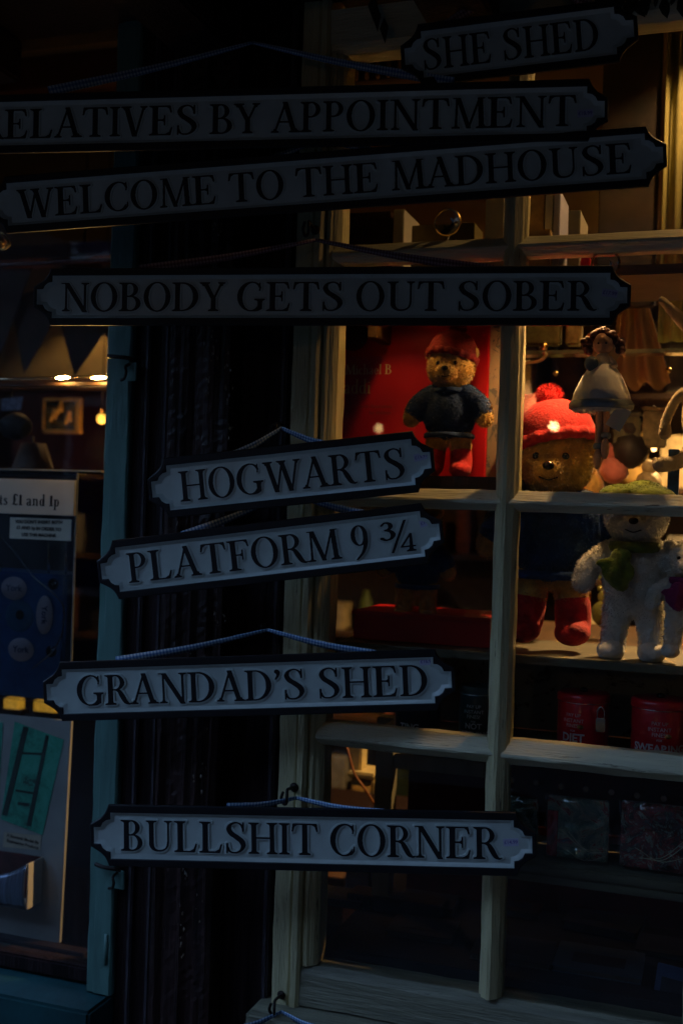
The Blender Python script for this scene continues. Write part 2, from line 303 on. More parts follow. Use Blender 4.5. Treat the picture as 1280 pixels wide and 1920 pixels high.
# ---------------------------------------------------------------- cut-letter outlines
GC = 96            # grid cells per cap height
class Glyph:
    def __init__(s, w, bold=1.0):
        s.w = w; s.bold = bold
        s.x0 = -0.25; s.y0 = -0.45
        nx = int((w + 0.5) * GC); ny = int(1.75 * GC)
        s.X, s.Y = np.meshgrid((np.arange(nx) + .5) / GC + s.x0, (np.arange(ny) + .5) / GC + s.y0)
        s.M = np.zeros(s.X.shape, bool)
    def poly(s, pts):
        inside = np.zeros(s.M.shape, bool); n = len(pts)
        for i in range(n):
            (xa, ya), (xb, yb) = pts[i], pts[(i + 1) % n]
            if ya == yb: continue
            c = ((ya > s.Y) != (yb > s.Y)) & (s.X < (xb - xa) * (s.Y - ya) / (yb - ya) + xa)
            inside ^= c
        s.M |= inside; return s
    def brush(s, pts, a=.07, b=.022, th=0.0, curve=True):
        pts = np.array([list(p) for p in pts], float)
        if curve and len(pts) > 2:
            P = np.vstack([2 * pts[0] - pts[1], pts, 2 * pts[-1] - pts[-2]]); out = []
            for i in range(1, len(P) - 2):
                for t in np.linspace(0, 1, 26):
                    out.append(.5 * ((2 * P[i]) + (-P[i-1] + P[i+1]) * t + (2*P[i-1] - 5*P[i] + 4*P[i+1] - P[i+2]) * t*t + (-P[i-1] + 3*P[i] - 3*P[i+1] + P[i+2]) * t**3))
        else:
            out = []
            for i in range(len(pts) - 1):
                for t in np.linspace(0, 1, 50): out.append(pts[i] * (1 - t) + pts[i+1] * t)
        c, sn = math.cos(th), math.sin(th)
        for q in out:
            k = q[2] if len(q) > 2 else 1.0
            dx = s.X - q[0]; dy = s.Y - q[1]
            s.M |= ((dx*c + dy*sn) / (a*k*s.bold))**2 + ((-dx*sn + dy*c) / (b*k*s.bold))**2 < 1
        return s
    def ring(s, cx, cy, rx, ry, thick=.13, thin=.04, x0=-9, x1=9, y0=-9, y1=9, tilt=0.0):
        thick *= s.bold; thin *= s.bold
        o = ((s.X-cx)/rx)**2 + ((s.Y-cy)/ry)**2 < 1
        i = ((s.X-cx - tilt*(s.Y-cy))/(rx-thick))**2 + ((s.Y-cy)/(ry-thin))**2 < 1
        s.M |= o & ~i & (s.X > x0) & (s.X < x1) & (s.Y > y0) & (s.Y < y1); return s
    def serif(s, x, y, up, l=.10, r=.10, hw=.06, t=.035):
        d = 1 if up else -1                       # up: serif on the baseline, bracket rises
        s.poly([(x-hw-l, y), (x+hw+r, y), (x+hw+r, y+d*t), (x+hw+.015, y+d*(t+.03)), (x+hw, y+d*(t+.09)), (x-hw, y+d*(t+.09)), (x-hw-.015, y+d*(t+.03)), (x-hw-l, y+d*t)])
        return s
    def stem(s, x, y0=0., y1=1., hw=.065, bot=(.09,.09), top=(.09,.09)):
        hw *= s.bold
        s.poly([(x-hw, y0), (x+hw, y0), (x+hw, y1), (x-hw, y1)])
        if bot: s.serif(x, y0, True, bot[0], bot[1], hw)
        if top: s.serif(x, y1, False, top[0], top[1], hw)
        return s
    def diag(s, xa, ya, xb, yb, hw):
        hw *= s.bold
        s.poly([(xa-hw, ya), (xa+hw, ya), (xb+hw, yb), (xb-hw, yb)]); return s

def make_glyph(ch, bold=1.0):
    T = .029   # thin half width
    W = dict(A=.80,B=.66,C=.76,D=.82,E=.66,F=.60,G=.84,H=.86,I=.34,L=.64,M=.98,N=.86,O=.84,P=.62,R=.72,S=.56,T=.74,U=.82,V=.78,W=1.12,Y=.74)
    W.update({'9':.52,'3':.34,'4':.38,'/':.42,"'":.22,'£':.56,'1':.30,'a':.46,'c':.42,'d':.52,'e':.44,'h':.54,'i':.26,'l':.26,'n':.54,'p':.52,'t':.32,'s':.38,'$':.5})
    g = Glyph(W[ch], bold)
    if ch == 'A':
        g.diag(.10,0,.40,1.0,T).diag(.66,0,.385,1.02,.07).poly([(.2,.33),(.58,.33),(.58,.37),(.2,.37)]); g.serif(.10,0,True,.09,.09,.025); g.serif(.67,0,True,.09,.09,.07)
    elif ch == 'B':
        g.stem(.16); g.ring(.30,.755,.24,.245,.12,.04,x0=.30).ring(.33,.27,.29,.27,.13,.04,x0=.33)
        for y in (0,.5,.96): g.poly([(.1,y),(.34,y),(.34,y+.04),(.1,y+.04)])
    elif ch == 'C':
        g.ring(.44,.5,.42,.515,.15,.042,x1=.66,tilt=.05).brush([(.62,.93,.8),(.66,.88,1),(.69,.80,.8)],.035,.035).brush([(.63,.055,.8),(.69,.13,.8),(.71,.22,.8)],.03,.03)
        g.poly([(.66,.70),(.70,.70),(.70,.99),(.67,.99)]).poly([(.69,.14),(.725,.14),(.725,.30),(.70,.30)])
    elif ch == 'D':
        g.stem(.16,top=(.09,0),bot=(.09,0)); g.ring(.30,.5,.48,.5,.15,.042,x0=.28)
        for y in (0,.958): g.poly([(.1,y),(.34,y),(.34,y+.042),(.1,y+.042)])
    elif ch in 'EF':
        g.stem(.16,top=(.09,0),bot=(.09,0) if ch=='E' else (.09,.12)); g.poly([(.1,.96),(.56,.96),(.56,1),(.1,1)]).poly([(.1,.485),(.42,.485),(.42,.525),(.1,.525)])
        g.poly([(.565,1.0),(.60,.76),(.57,.76),(.53,.90),(.44,.97)]).poly([(.40,.33),(.43,.33),(.43,.68),(.40,.68),(.39,.56),(.34,.525),(.34,.485),(.39,.46)])
        if ch == 'E': g.poly([(.1,0),(.57,0),(.57,.04),(.1,.04)]).poly([(.57,0),(.62,.27),(.59,.27),(.54,.11),(.42,.03)])
    elif ch == 'G':
        g.ring(.44,.5,.42,.515,.15,.042,x1=.64,tilt=.05).brush([(.62,.93,.8),(.66,.88,1),(.69,.80,.8)],.035,.035).poly([(.66,.70),(.70,.70),(.70,.99),(.67,.99)])
        g.stem(.69,.06,.42,bot=None,top=(.10,.08)).brush([(.50,.015),(.62,.03),(.70,.08)],.03,.028)
    elif ch == 'H':
        g.stem(.16).stem(.70).poly([(.16,.49),(.7,.49),(.7,.53),(.16,.53)])
    elif ch == 'I': g.stem(.17)
    elif ch == 'L':
        g.stem(.16,bot=(.09,0)).poly([(.1,0),(.55,0),(.55,.04),(.1,.04)]).poly([(.55,0),(.61,.28),(.58,.28),(.52,.11),(.40,.03)])
    elif ch == 'M':
        g.diag(.14,0,.17,1,T).serif(.14,0,True,.09,.09,.025).diag(.50,0,.20,1,.062).diag(.49,0,.80,1,T).diag(.86,0,.81,1,.068).serif(.86,0,True,.09,.09,.068)
        g.poly([(.05,.965),(.26,.965),(.26,1),(.05,1)]).poly([(.76,.965),(.95,.965),(.95,1),(.76,1)])
    elif ch == 'N':
        g.stem(.15,hw=T,top=None).stem(.73,hw=T,bot=None).diag(.73,-.03,.16,1,.075).poly([(.0,.965),(.2,.965),(.2,1),(.0,1)])
    elif ch == 'O': g.ring(.42,.5,.40,.52,.14,.04)
    elif ch in 'PR':
        g.stem(.16,bot=(.09,.10)); g.ring(.30,.74,.27,.26,.125,.04,x0=.30)
        for y in (.48,.96): g.poly([(.1,y),(.33,y),(.33,y+.04),(.1,y+.04)])
        if ch == 'R': g.brush([(.33,.49,.6),(.42,.44,.9),(.50,.28,1.15),(.60,.08,1.0),(.70,.015,.5),(.76,.04,.3)],.062,.05)
    elif ch == 'S':
        g.brush([(.455,.80,.45),(.40,.93,.42),(.29,.985,.42),(.16,.93,.6),(.11,.79,.95),(.17,.64,1.15),(.30,.52,1.3),(.42,.39,1.2),(.46,.24,.95),(.40,.09,.6),(.27,.018,.42),(.14,.05,.42),(.075,.20,.45)],.058,.05)
        g.poly([(.44,.70),(.475,.70),(.475,1.0),(.45,1.0)]).poly([(.055,.32),(.09,.32),(.085,0),(.055,0)])
    elif ch == 'T':
        g.stem(.37,top=None,bot=(.10,.10)).poly([(.05,.96),(.69,.96),(.69,1),(.05,1)]).poly([(.04,1),(.01,.74),(.045,.74),(.09,.9),(.2,.97)]).poly([(.70,1),(.73,.74),(.695,.74),(.65,.9),(.54,.97)])
    elif ch == 'U':
        g.poly([(.12,.28),(.25,.28),(.25,1),(.12,1)]).serif(.185,1,False,.09,.09,.065).poly([(.652,.3),(.70,.3),(.70,1),(.652,1)]).serif(.676,1,False,.09,.09,.024)
        g.brush([(.187,.34,1.2),(.20,.18,1.15),(.28,.06,.8),(.42,.022,.6),(.56,.06,.5),(.645,.16,.45),(.676,.32,.45)],.055,.046)
    elif ch == 'V':
        g.diag(.39,-.02,.13,1,.072).diag(.41,-.02,.66,1,T).serif(.13,1,False,.08,.09,.07).serif(.66,1,False,.09,.08,.025)
    elif ch == 'W':
        g.diag(.36,-.02,.12,1,.07).diag(.37,-.02,.58,1,T).diag(.80,-.02,.55,1,.07).diag(.81,-.02,1.02,1,T).serif(.12,1,False,.08,.09,.07).serif(.56,1,False,.09,.06,.07).serif(1.02,1,False,.09,.08,.025)
    elif ch == 'Y':
        g.stem(.38,0,.46,top=None).diag(.38,.42,.12,1,.068).diag(.40,.44,.63,1,T).serif(.12,1,False,.08,.09,.068).serif(.63,1,False,.09,.08,.025)
    elif ch == '9':
        g.ring(.26,.68,.24,.34,.12,.04).brush([(.44,.66,1),(.43,.40,1.05),(.33,.12,.8),(.14,-.10,.5)],.055,.04)
    elif ch == '3':
        g.brush([(.03,.90,.5),(.10,.985,.5),(.20,.95,.8),(.225,.85,.9),(.17,.76,.6),(.10,.74,.5),(.21,.70,.8),(.26,.58,1.05),(.21,.46,.7),(.10,.42,.5),(.02,.48,.9)],.05,.045)
    elif ch == '4':
        g.poly([(.21,-.02),(.30,-.02),(.30,.56),(.25,.56)]).brush([(.27,.55,.5),(.02,.14,.5)],.045,.045).poly([(.01,.12),(.38,.12),(.38,.165),(.01,.165)]).serif(.255,-.02,True,.08,.08,.04)
    elif ch == '/': g.diag(.02,-.02,.36,1.02,.028)
    elif ch == "'":
        g.brush([(.10,.93,1.3),(.135,.90,1.1),(.13,.80,.7),(.06,.68,.4)],.055,.055)
    elif ch == '£':
        g.brush([(.46,.84,.7),(.38,.97,.5),(.24,.93,.8),(.20,.75,1),(.22,.45,1),(.16,.14,.8),(.05,.05,.5)],.06,.04).poly([(.05,.46),(.40,.46),(.40,.51),(.05,.51)]).brush([(.05,.06,.5),(.2,.10,.9),(.36,.03,.9),(.50,.12,.5)],.045,.045)
    elif ch == '1': g.stem(.15,0,.94,top=None).poly([(.03,.8),(.15,.97),(.21,.97),(.21,.86),(.05,.76)])
    elif ch == 'i': g.stem(.13,0,.60,hw=.045,top=(.06,0),bot=(.05,.05)).brush([(.12,.80),(.13,.80)],.055,.055)
    elif ch == 'l': g.stem(.13,0,1.04,hw=.045,top=(.06,0),bot=(.05,.05))
    elif ch == 'h': g.stem(.13,0,1.04,hw=.045,top=(.06,0),bot=(.05,.05)).brush([(.14,.44,.4),(.24,.58,.6),(.36,.56,.9),(.40,.42,1),(.40,.03,1)],.046,.035).serif(.40,0,True,.05,.05,.045)
    elif ch == 'n': g.stem(.13,0,.62,hw=.045,top=(.06,0),bot=(.05,.05)).brush([(.14,.44,.4),(.24,.58,.6),(.36,.56,.9),(.40,.42,1),(.40,.03,1)],.046,.035).serif(.40,0,True,.05,.05,.045)
    elif ch == 'c': g.ring(.22,.30,.20,.32,.09,.035,x1=.32).brush([(.30,.56,.8),(.36,.50,1.1)],.035,.035).brush([(.30,.04),(.37,.12)],.022,.022)
    elif ch == 'e': g.ring(.22,.30,.20,.32,.09,.035,y0=.30).ring(.22,.30,.20,.32,.09,.035,x1=.30,y1=.32).poly([(.05,.30),(.42,.30),(.42,.34),(.05,.34)]).brush([(.28,.02),(.39,.12)],.022,.022)
    elif ch == 'a': g.brush([(.06,.50,1),(.14,.59,.6),(.26,.58,.8),(.31,.46,1),(.31,.08,1),(.36,.02,.6),(.43,.05,.5)],.045,.034).brush([(.30,.36,.5),(.14,.28,.8),(.06,.16,1),(.12,.02,.8),(.22,.04,.6),(.31,.13,.5)],.045,.034)
    elif ch == 'd': g.ring(.23,.30,.20,.32,.09,.035).stem(.40,0,1.04,hw=.045,top=(.06,0),bot=(0,.05))
    elif ch == 'p': g.stem(.13,-.34,.62,hw=.045,top=(.06,0),bot=(.05,.05)).ring(.28,.30,.20,.32,.09,.035)
    elif ch == 't': g.brush([(.14,.85,.5),(.14,.5,1),(.14,.12,1),(.20,.02,.7),(.30,.07,.4)],.048,.035).poly([(.03,.57),(.29,.57),(.29,.61),(.03,.61)])
    elif ch == 's': g.brush([(.31,.48,.5),(.20,.60,.5),(.09,.50,.8),(.17,.35,1.1),(.30,.22,1),(.26,.06,.7),(.14,.01,.5),(.05,.12,.6)],.048,.042)
    return g

def blur(A, n):
    k = np.exp(-.5 * (np.arange(-3*n, 3*n+1) / n) ** 2); k /= k.sum(); r = len(k)//2
    P = np.pad(A, r); B = sum(k[i] * P[i:i+A.shape[0], :] for i in range(len(k)))
    return sum(k[i] * B[:, i:i+A.shape[1]] for i in range(len(k)))

def contours(F, lev, x0, y0, cell):
    """iso-lines of F as closed, simplified loops"""
    ny, nx = F.shape; I = F > lev
    idx = I[:-1,:-1]*1 + I[:-1,1:]*2 + I[1:,1:]*4 + I[1:,:-1]*8
    seg = {}
    def ip(j, i, e):
        if e == 0: a, b, p = F[j,i], F[j,i+1], (i, j); t = (lev-a)/(b-a); return ((i+t), j)
        if e == 1: a, b = F[j,i+1], F[j+1,i+1]; return (i+1, j+(lev-a)/(b-a))
        if e == 2: a, b = F[j+1,i], F[j+1,i+1]; return (i+(lev-a)/(b-a), j+1)
        a, b = F[j,i], F[j+1,i]; return (i, j+(lev-a)/(b-a))
    TAB = {1:[(3,0)],2:[(0,1)],3:[(3,1)],4:[(1,2)],5:[(3,2),(1,0)],6:[(0,2)],7:[(3,2)],8:[(2,3)],9:[(2,0)],10:[(0,3),(2,1)],11:[(2,1)],12:[(1,3)],13:[(1,0)],14:[(0,3)]}
    def key(j, i, e): return (j, i, 0) if e == 0 else (j, i+1, 1) if e == 1 else (j+1, i, 0) if e == 2 else (j, i, 1)
    nxt = {}; pos = {}
    for j, i in zip(*np.nonzero((idx > 0) & (idx < 15))):
        for a, b in TAB[int(idx[j, i])]:
            ka, kb = key(j,i,a), key(j,i,b); nxt[ka] = kb; pos[ka] = ip(j,i,a); pos[kb] = ip(j,i,b)
    loops = []
    while nxt:
        k0 = next(iter(nxt)); k = k0; L = []
        while k in nxt: L.append(pos[k]); k = nxt.pop(k)
        if len(L) > 8: loops.append(L)
    out = []
    for L in loops:
        P = np.array(L); keep = np.zeros(len(P), bool)
        far = int(np.argmax(((P-P[0])**2).sum(1))); st = [(0, far), (far, len(P))]; keep[0] = keep[far] = True
        Q = np.vstack([P, P[:1]])
        while st:
            a, b = st.pop()
            if b - a < 2: continue
            d = Q[b]-Q[a]; n = math.hypot(*d) or 1e-9
            dist = np.abs(d[0]*(Q[a+1:b,1]-Q[a,1]) - d[1]*(Q[a+1:b,0]-Q[a,0]))/n
            m = int(np.argmax(dist))
            if dist[m] > .16: keep[a+1+m] = True; st += [(a, a+1+m), (a+1+m, b)]
        P = P[keep]
        out.append([((x+.5)*cell + x0, (y+.5)*cell + y0) for x, y in P])
    return out

_gl = {}
def glyph_loops(ch, bold=1.0):
    """(advance, face outline, grown outline) in cap heights"""
    if (ch, bold) not in _gl:
        g = make_glyph(ch, bold); M = g.M.astype(float)
        f = blur(M, .9) + .015; D = M.copy()
        r = 4.0; m = np.zeros(M.shape); R = 4
        P = np.pad(g.M, R)
        for dy in range(-R, R+1):
            for dx in range(-R, R+1):
                if dx*dx+dy*dy <= r*r: m = np.maximum(m, P[R+dy:R+dy+M.shape[0], R+dx:R+dx+M.shape[1]])
        _gl[(ch, bold)] = (g.w, contours(f, .5, g.x0, g.y0, 1/GC), contours(blur(m, 1.2), .5, g.x0, g.y0, 1/GC))
    return _gl[(ch, bold)]

# ---------------------------------------------------------------- setting: street, shop shell, building opposite
def structure(name, a, b, m, bev=0, label=None):
    return tag(box(name, a, b, m, bev=bev), label, kind='structure')
structure('street', (-12, -9, -.1), (12, -.35, 0), stone)
structure('pavement', (-12, -.349, -.1), (12, .1, .12), stone)
structure('shop_floor', (-4, .10, .1), (4, 3.6, .16), floor_in)
structure('shop_ceiling', (-4, .12, 2.75), (4, 3.6, 2.85), ceil_in)
structure('shop_back_wall', (-4, 3.6, .1), (4, 3.75, 2.9), panel_in)
structure('shop_left_wall', (-4.1, .1, .1), (-3.95, 3.6, 2.9), wall_in)
structure('shop_right_wall', (3.95, .1, .1), (4.1, 3.6, 2.9), wall_in)

PX0 = X(254, 840, 0); PX3 = X(543, 930, 0); PXa = X(322, 900, -.02); PXb = X(430, 900, -.03)     # the timber post's vertical lines
TX0 = X(195, 840, -.02)
ZB = Z(1000, 940, -.01); ZC = Z(1000, 1418, -.01); ZA = Z(1000, 457, -.01); ZBOT = Z(1000, 1925, -.01); ZTOP = Z(1150, 22, -.01)
ZSILL = Z(100, 1838, .0)
# shop front wall, one thing with its pieces
fr = thing('shop_front', 'dark timbered lower wall and side piers of the shop front around both windows', 'shop front', (0, 0, .1))
box('stall_riser', (-3, 0, .0), (PX0-.001, .10, ZSILL-.10), dark_wood, fr)
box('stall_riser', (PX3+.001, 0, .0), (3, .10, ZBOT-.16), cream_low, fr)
box('side_pier', (-3.2, 0, 0), (-2.2, .12, 2.9), dark_wood, fr); box('side_pier', (2.2, 0, 0), (3.2, .12, 2.9), dark_wood, fr)
box('lintel', (-2.2, .0, ZTOP+.12), (2.2, .14, 2.9), dark_wood, fr, .006)
# jetty
jt = thing('jettied_upper_storey', 'dark timber upper storey jutting out over the hanging signs', 'upper storey', (0, -.5, 2.6))
box('floor_boards', (JX, -JD, JZ), (11, .0, JZ+.06), dark_wood, jt); box('front_wall', (JX, -JD, JZ+.07), (11, -JD+.15, 8.5), brick_far, jt); box('bressummer', (JX, -JD-.03, JZ-.10), (11, -JD+.13, JZ-.002), dark_wood, jt, .01)
for i in range(14):
    box('joist', (JX+.05+i*.5, -JD+.135, JZ-.09), (JX+.17+i*.5, -.005, JZ-.003), dark_wood, jt, .006)
# house across the lane
op = thing('opposite_house', 'low plastered house across the narrow lane, left of the taller one', 'house', (0, -5.6, 0))
box('wall', (-12, -6.2, 0), (OX, OY, OH), brick_far, op)
for i in range(2):
    x = -5.6+i*2.4
    for z0, z1 in ((.9, 2.2), (3.3, 4.5)):
        f = box('window', (x-.62, OY-.01, z0-.06), (x+.62, OY+.03, z1+.06), card_white, op)
        box('pane', (x-.56, OY+.031, z0), (x+.56, OY+.036, z1), blue_dk, f, 0)
box('roof', (-12.3, -6.5, OH), (OX, OY+.3, OH+.12), dark_wood, op)
op2 = thing('opposite_house', 'taller dark house across the lane, facing the toy window', 'house', (5, -5.6, 0))
box('wall', (OX+.002, -6.2, 0), (12, OY-.01, OH2), brick_far, op2); box('roof', (OX+.002, -6.5, OH2), (12.3, OY+.3, OH2+.12), dark_wood, op2)
for x in (1, 3.4, 5.8): f = box('window', (x-.6, OY-.009, 4.6), (x+.6, OY+.03, 5.9), card_white, op2); box('pane', (x-.54, OY+.031, 4.66), (x+.54, OY+.036, 5.84), blue_dk, f, 0)
for sx, lab in ((-1, 'tall dark house closing the left end of the lane'), (1, 'tall dark house closing the right end of the lane')):
    eh = thing('end_house', lab, 'house', (sx*10.4, -3, 0))
    box('wall', (sx*10, -7, 0), (sx*10.8, 3, 6.5), brick_far, eh)
    for yy in (-4.2, -2.4): f = box('window', (sx*9.96, yy-.5, 1.2), (sx*9.999, yy+.5, 2.6), card_white, eh); box('pane', (sx*9.95, yy-.44, 1.26), (sx*9.958, yy+.44, 2.54), blue_dk, f, 0)
box('side_wall', (-10, .131, 2.9), (JX, .4, 8.4), brick_far, jt); box('side_wall', (JX, -JD+.151, JZ+.07), (JX+.12, .129, 8.4), brick_far, jt); box('side_wall', (-10, .13, 0), (-4.15, .4, 2.89), brick_far, jt); box('side_wall', (4.15, .13, 0), (10, .4, 8.4), brick_far, jt)

# ---------------------------------------------------------------- central timber post
tp = thing('timber_post', 'old dark timber post with split grain and flaking paint between the two windows', 'post', (PXa, 0, .1))
def board(name, x0, x1, yf, m, amp, nx=10, seed=0, par=tp):
    bm = bmesh.new(); nz = 260; G = []
    z0, z1 = .1, ZTOP+.3
    for j in range(nz+1):
        row = []
        z = z0+(z1-z0)*j/nz
        for i in range(nx+1):
            u = i/nx; x = x0+(x1-x0)*u
            d = amp*(math.sin(i*2.4+seed)*.7 + .6*math.sin(i*5.1+z*3+seed) + .5*math.sin(z*7+i*1.3+seed*2)*math.sin(i*3.3) + .25*random.uniform(-1,1))
            if i in (0, nx): d = 0
            row.append(bm.verts.new((x + .25*amp*math.sin(z*9+seed)*(0 < i < nx), yf+d, z)))
        G.append(row)
    for a, b in zip(G, G[1:]):
        for i in range(nx): bm.faces.new((a[i], a[i+1], b[i+1], b[i]))
    for row in (0, 1):
        col = [g[0 if row == 0 else -1] for g in G]; back = [bm.verts.new((v.co.x, .12, v.co.z)) for v in col]
        for a, b, c, d in zip(col, col[1:], back[1:], back): bm.faces.new((a, b, c, d) if row else (d, c, b, a))
    return bm_obj(name, bm, m, par)
e = .0015
board('plank', PX0+e, PXa-e, -.012, dark_wood, .0012, 9, 1)
board('plank', PXa, PXb, -.045, dark_rough, .005, 12, 3)
board('plank', PXb+e, PX3-e, .012, dark_wood, .0015, 9, 5)
for px in (272, 308): box('bead', (X(px,900,-.02)-.005, -.026, .1), (X(px,900,-.02)+.005, -.008, ZTOP+.3), bead_m, tp, .004)
box('bead', (X(528,900,0)-.006, -.008, .1), (X(528,900,0)+.006, .016, ZTOP+.3), bead_m, tp, .004)
# curled paint flakes
bm = bmesh.new()
def flake(px, py, y, s):
    c = at(px, py, y); p = []
    for k in range(7):
        a = k*.9; rr = s*random.uniform(.4, 1.1); p.append(bm.verts.new(c + Vector((math.cos(a)*rr*.45, -random.uniform(.001, .006), math.sin(a)*rr))))
    bm.faces.new(p)
for px, py, n, sp in ((402,660,14,60),(392,720,8,40),(428,690,6,50),(432,740,8,26),(432,820,4,30),(405,1160,6,16),(345,1640,5,30),(343,1740,12,50),(385,1400,5,60),(365,1465,4,10),(420,1160,3,8),(408,430,8,22),(372,1700,4,50),(360,1280,3,50),(330,1000,3,40)):
    for k in range(n): flake(px+random.gauss(0,4), py+random.gauss(0,sp*.5), -.052 if px < 430 else -.045, random.uniform(.002,.006))
tag(bm_obj('paint_flake', bm, mat('pale_flakes', (.30,.29,.30), .6, noise=.4, scale=90, col2=(.34,.24,.12)), tp), kind='stuff')

# ---------------------------------------------------------------- window frames
PROF = [(-.5,.035),(-.5,.006),(-.42,.001),(-.36,-.006),(-.30,-.008),(-.16,-.013),(-.07,-.0165),(.07,-.0165),(.16,-.013),(.30,-.008),(.36,-.006),(.42,.001),(.5,.006),(.5,.035)]
def bar(name, axis, c, w, s0, s1, m, par, dy=0.0, prof=PROF, nseg=24):
    bm = bmesh.new(); rings = []
    for k in range(nseg+1):
        s = s0+(s1-s0)*k/nseg; ring = []
        for j, (u, y) in enumerate(prof):
            wob = .0005*math.sin(s*31+j*2.1+c*7)+.0004*math.sin(s*77+j)
            ring.append(bm.verts.new((c+u*w+wob, y+dy+wob, s) if axis == 'z' else (s, y+dy+wob, c-u*w+wob)))
        rings.append(ring)
    for a, b in zip(rings, rings[1:]):
        for i in range(len(prof)-1): bm.faces.new((a[i], a[i+1], b[i+1], b[i]))
    bm.faces.new(rings[0][::-1]); bm.faces.new(rings[-1])
    return bm_obj(name, bm, m, par)
sw = thing('shop_window', 'large cream painted sash window with small panes full of toys right of the timber post', 'window', (X(946,930,0), 0, ZBOT))
SX0 = PX3+.002; SX1 = X(592, 930, -.01); SX2 = X(619, 930, -.01); MX = X(946, 930, -.012); MW = .041
COLS = [MX, MX+(MX-SX2)+.02, MX+2*((MX-SX2)+.02)]
FLAT = [(-.5,.10),(-.5,-.010),(-.46,-.013),(.10,-.013),(.16,-.010),(.22,-.017),(.42,-.017),(.5,-.010),(.5,.10)]
bar('stile', 'z', (SX0+SX1)/2, SX1-SX0, ZBOT-.1, ZTOP+.1, cream_v, sw, -.004, FLAT, 60)
bar('stile_moulding', 'z', (SX1+SX2)/2, SX2-SX1-.001, ZBOT+.036, ZTOP-.02, cream_v, sw, .002, [(-.5,.05),(-.5,-.006),(-.3,-.012),(-.1,-.012),(.05,-.006),(.12,-.006),(.3,-.002),(.5,.008),(.5,.05)], 60)
for cx in COLS: bar('glazing_bar', 'z', cx, MW, ZBOT+.036, ZTOP-.02, cream_v, sw, -.002, PROF, 60)
XR = COLS[-1]+.45
for z, hgt in ((ZA,.036),(ZB,.037),(ZC,.044)):
    bar('glazing_bar', 'x', z, hgt, SX2-.012, XR, cream_h, sw, 0, [(-.5,.035),(-.5,.010),(-.45,.006),(.0,-.0135),(.08,-.0145),(.16,-.0135),(.22,-.008),(.28,-.005),(.42,.001),(.5,.006),(.5,.035)], 60)
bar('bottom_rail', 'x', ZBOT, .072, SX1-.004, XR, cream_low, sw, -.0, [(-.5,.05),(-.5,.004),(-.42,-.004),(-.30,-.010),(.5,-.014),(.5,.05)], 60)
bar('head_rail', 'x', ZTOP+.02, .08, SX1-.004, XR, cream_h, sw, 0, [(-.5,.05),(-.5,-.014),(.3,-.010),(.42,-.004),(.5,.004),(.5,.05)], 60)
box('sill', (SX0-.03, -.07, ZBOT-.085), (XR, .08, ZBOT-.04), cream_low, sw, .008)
xs = [SX2] + COLS + [XR]; zs = [ZBOT+.03, ZC, ZB, ZA, ZTOP-.01]
for i in range(4):
    for j in range(4):
        box('pane', (xs[i]+(.004 if i else -.004), .010, zs[j]+.004), (xs[i+1]-.004, .0125, zs[j+1]-.004), pane_m, sw, 0)

lw = thing('side_window', 'teal framed window with a coin machine behind it left of the timber post', 'window', (TX0, 0, ZSILL))
bar('stile', 'z', (TX0+PX0)/2, PX0-TX0-.001, ZSILL+.004, ZTOP+.15, teal, lw, -.014, [(-.5,.10),(-.5,-.004),(-.42,-.010),(-.20,-.010),(-.16,-.014),(.44,-.014),(.5,-.010),(.5,.10)], 60)
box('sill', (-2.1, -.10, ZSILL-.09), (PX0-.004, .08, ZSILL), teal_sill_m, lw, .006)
box('bottom_rail', (-2.1, .004, ZSILL+.004), (TX0-.001, .05, ZSILL+.036), dark_wood, lw, .004)
box('pane', (-2.1, .016, ZSILL+.02), (TX0+.004, .0185, ZTOP+.15), pane_m, lw, 0)
box('stile', (-2.2, -.02, ZSILL+.004), (-2.1, .09, ZTOP+.15), teal, lw, .004)
# ironwork on the teal stile
def latch(px, py, lab):
    c = at(px, py, -.030); t = thing('window_latch', lab, 'latch', c, 'latches on the teal stile')
    k = .001
    box('plate', c+Vector((.006,0,-.045)), c+Vector((.034,.004,-.008)), teal, t, .003)
    tube('hook_bar', smooth_path([c+Vector((-.022,-.014,.003)), c+Vector((-.005,-.018,.001)), c+Vector((.018,-.014,-.001)), c+Vector((.03,-.006,-.004))], 5), .0042, iron, t)
    tube('eye', smooth_path([c+Vector((.018,.0,-.012)), c+Vector((.016,-.012,-.018)), c+Vector((.02,-.015,-.028)), c+Vector((.014,-.010,-.040)), c+Vector((.004,-.006,-.044))], 5), .0028, iron, t)
latch(228, 672, 'black hook latch on the teal stile beneath the left end of the sober sign')
latch(205, 1622, 'black hook latch on the teal stile beneath the left end of the corner sign')
hg = thing('hinge', 'painted over teal hinge low on the teal window stile', 'hinge', at(192,1778,-.03))
p = at(192,1778,-.026); box('leaf', p+Vector((-.012,.0,-.036)), p+Vector((.010,.0045,.036)), teal, hg, .004); tube('knuckle', [p+Vector((.010,-.002,-.03)), p+Vector((.010,-.002,.03))], .0045, teal, hg)

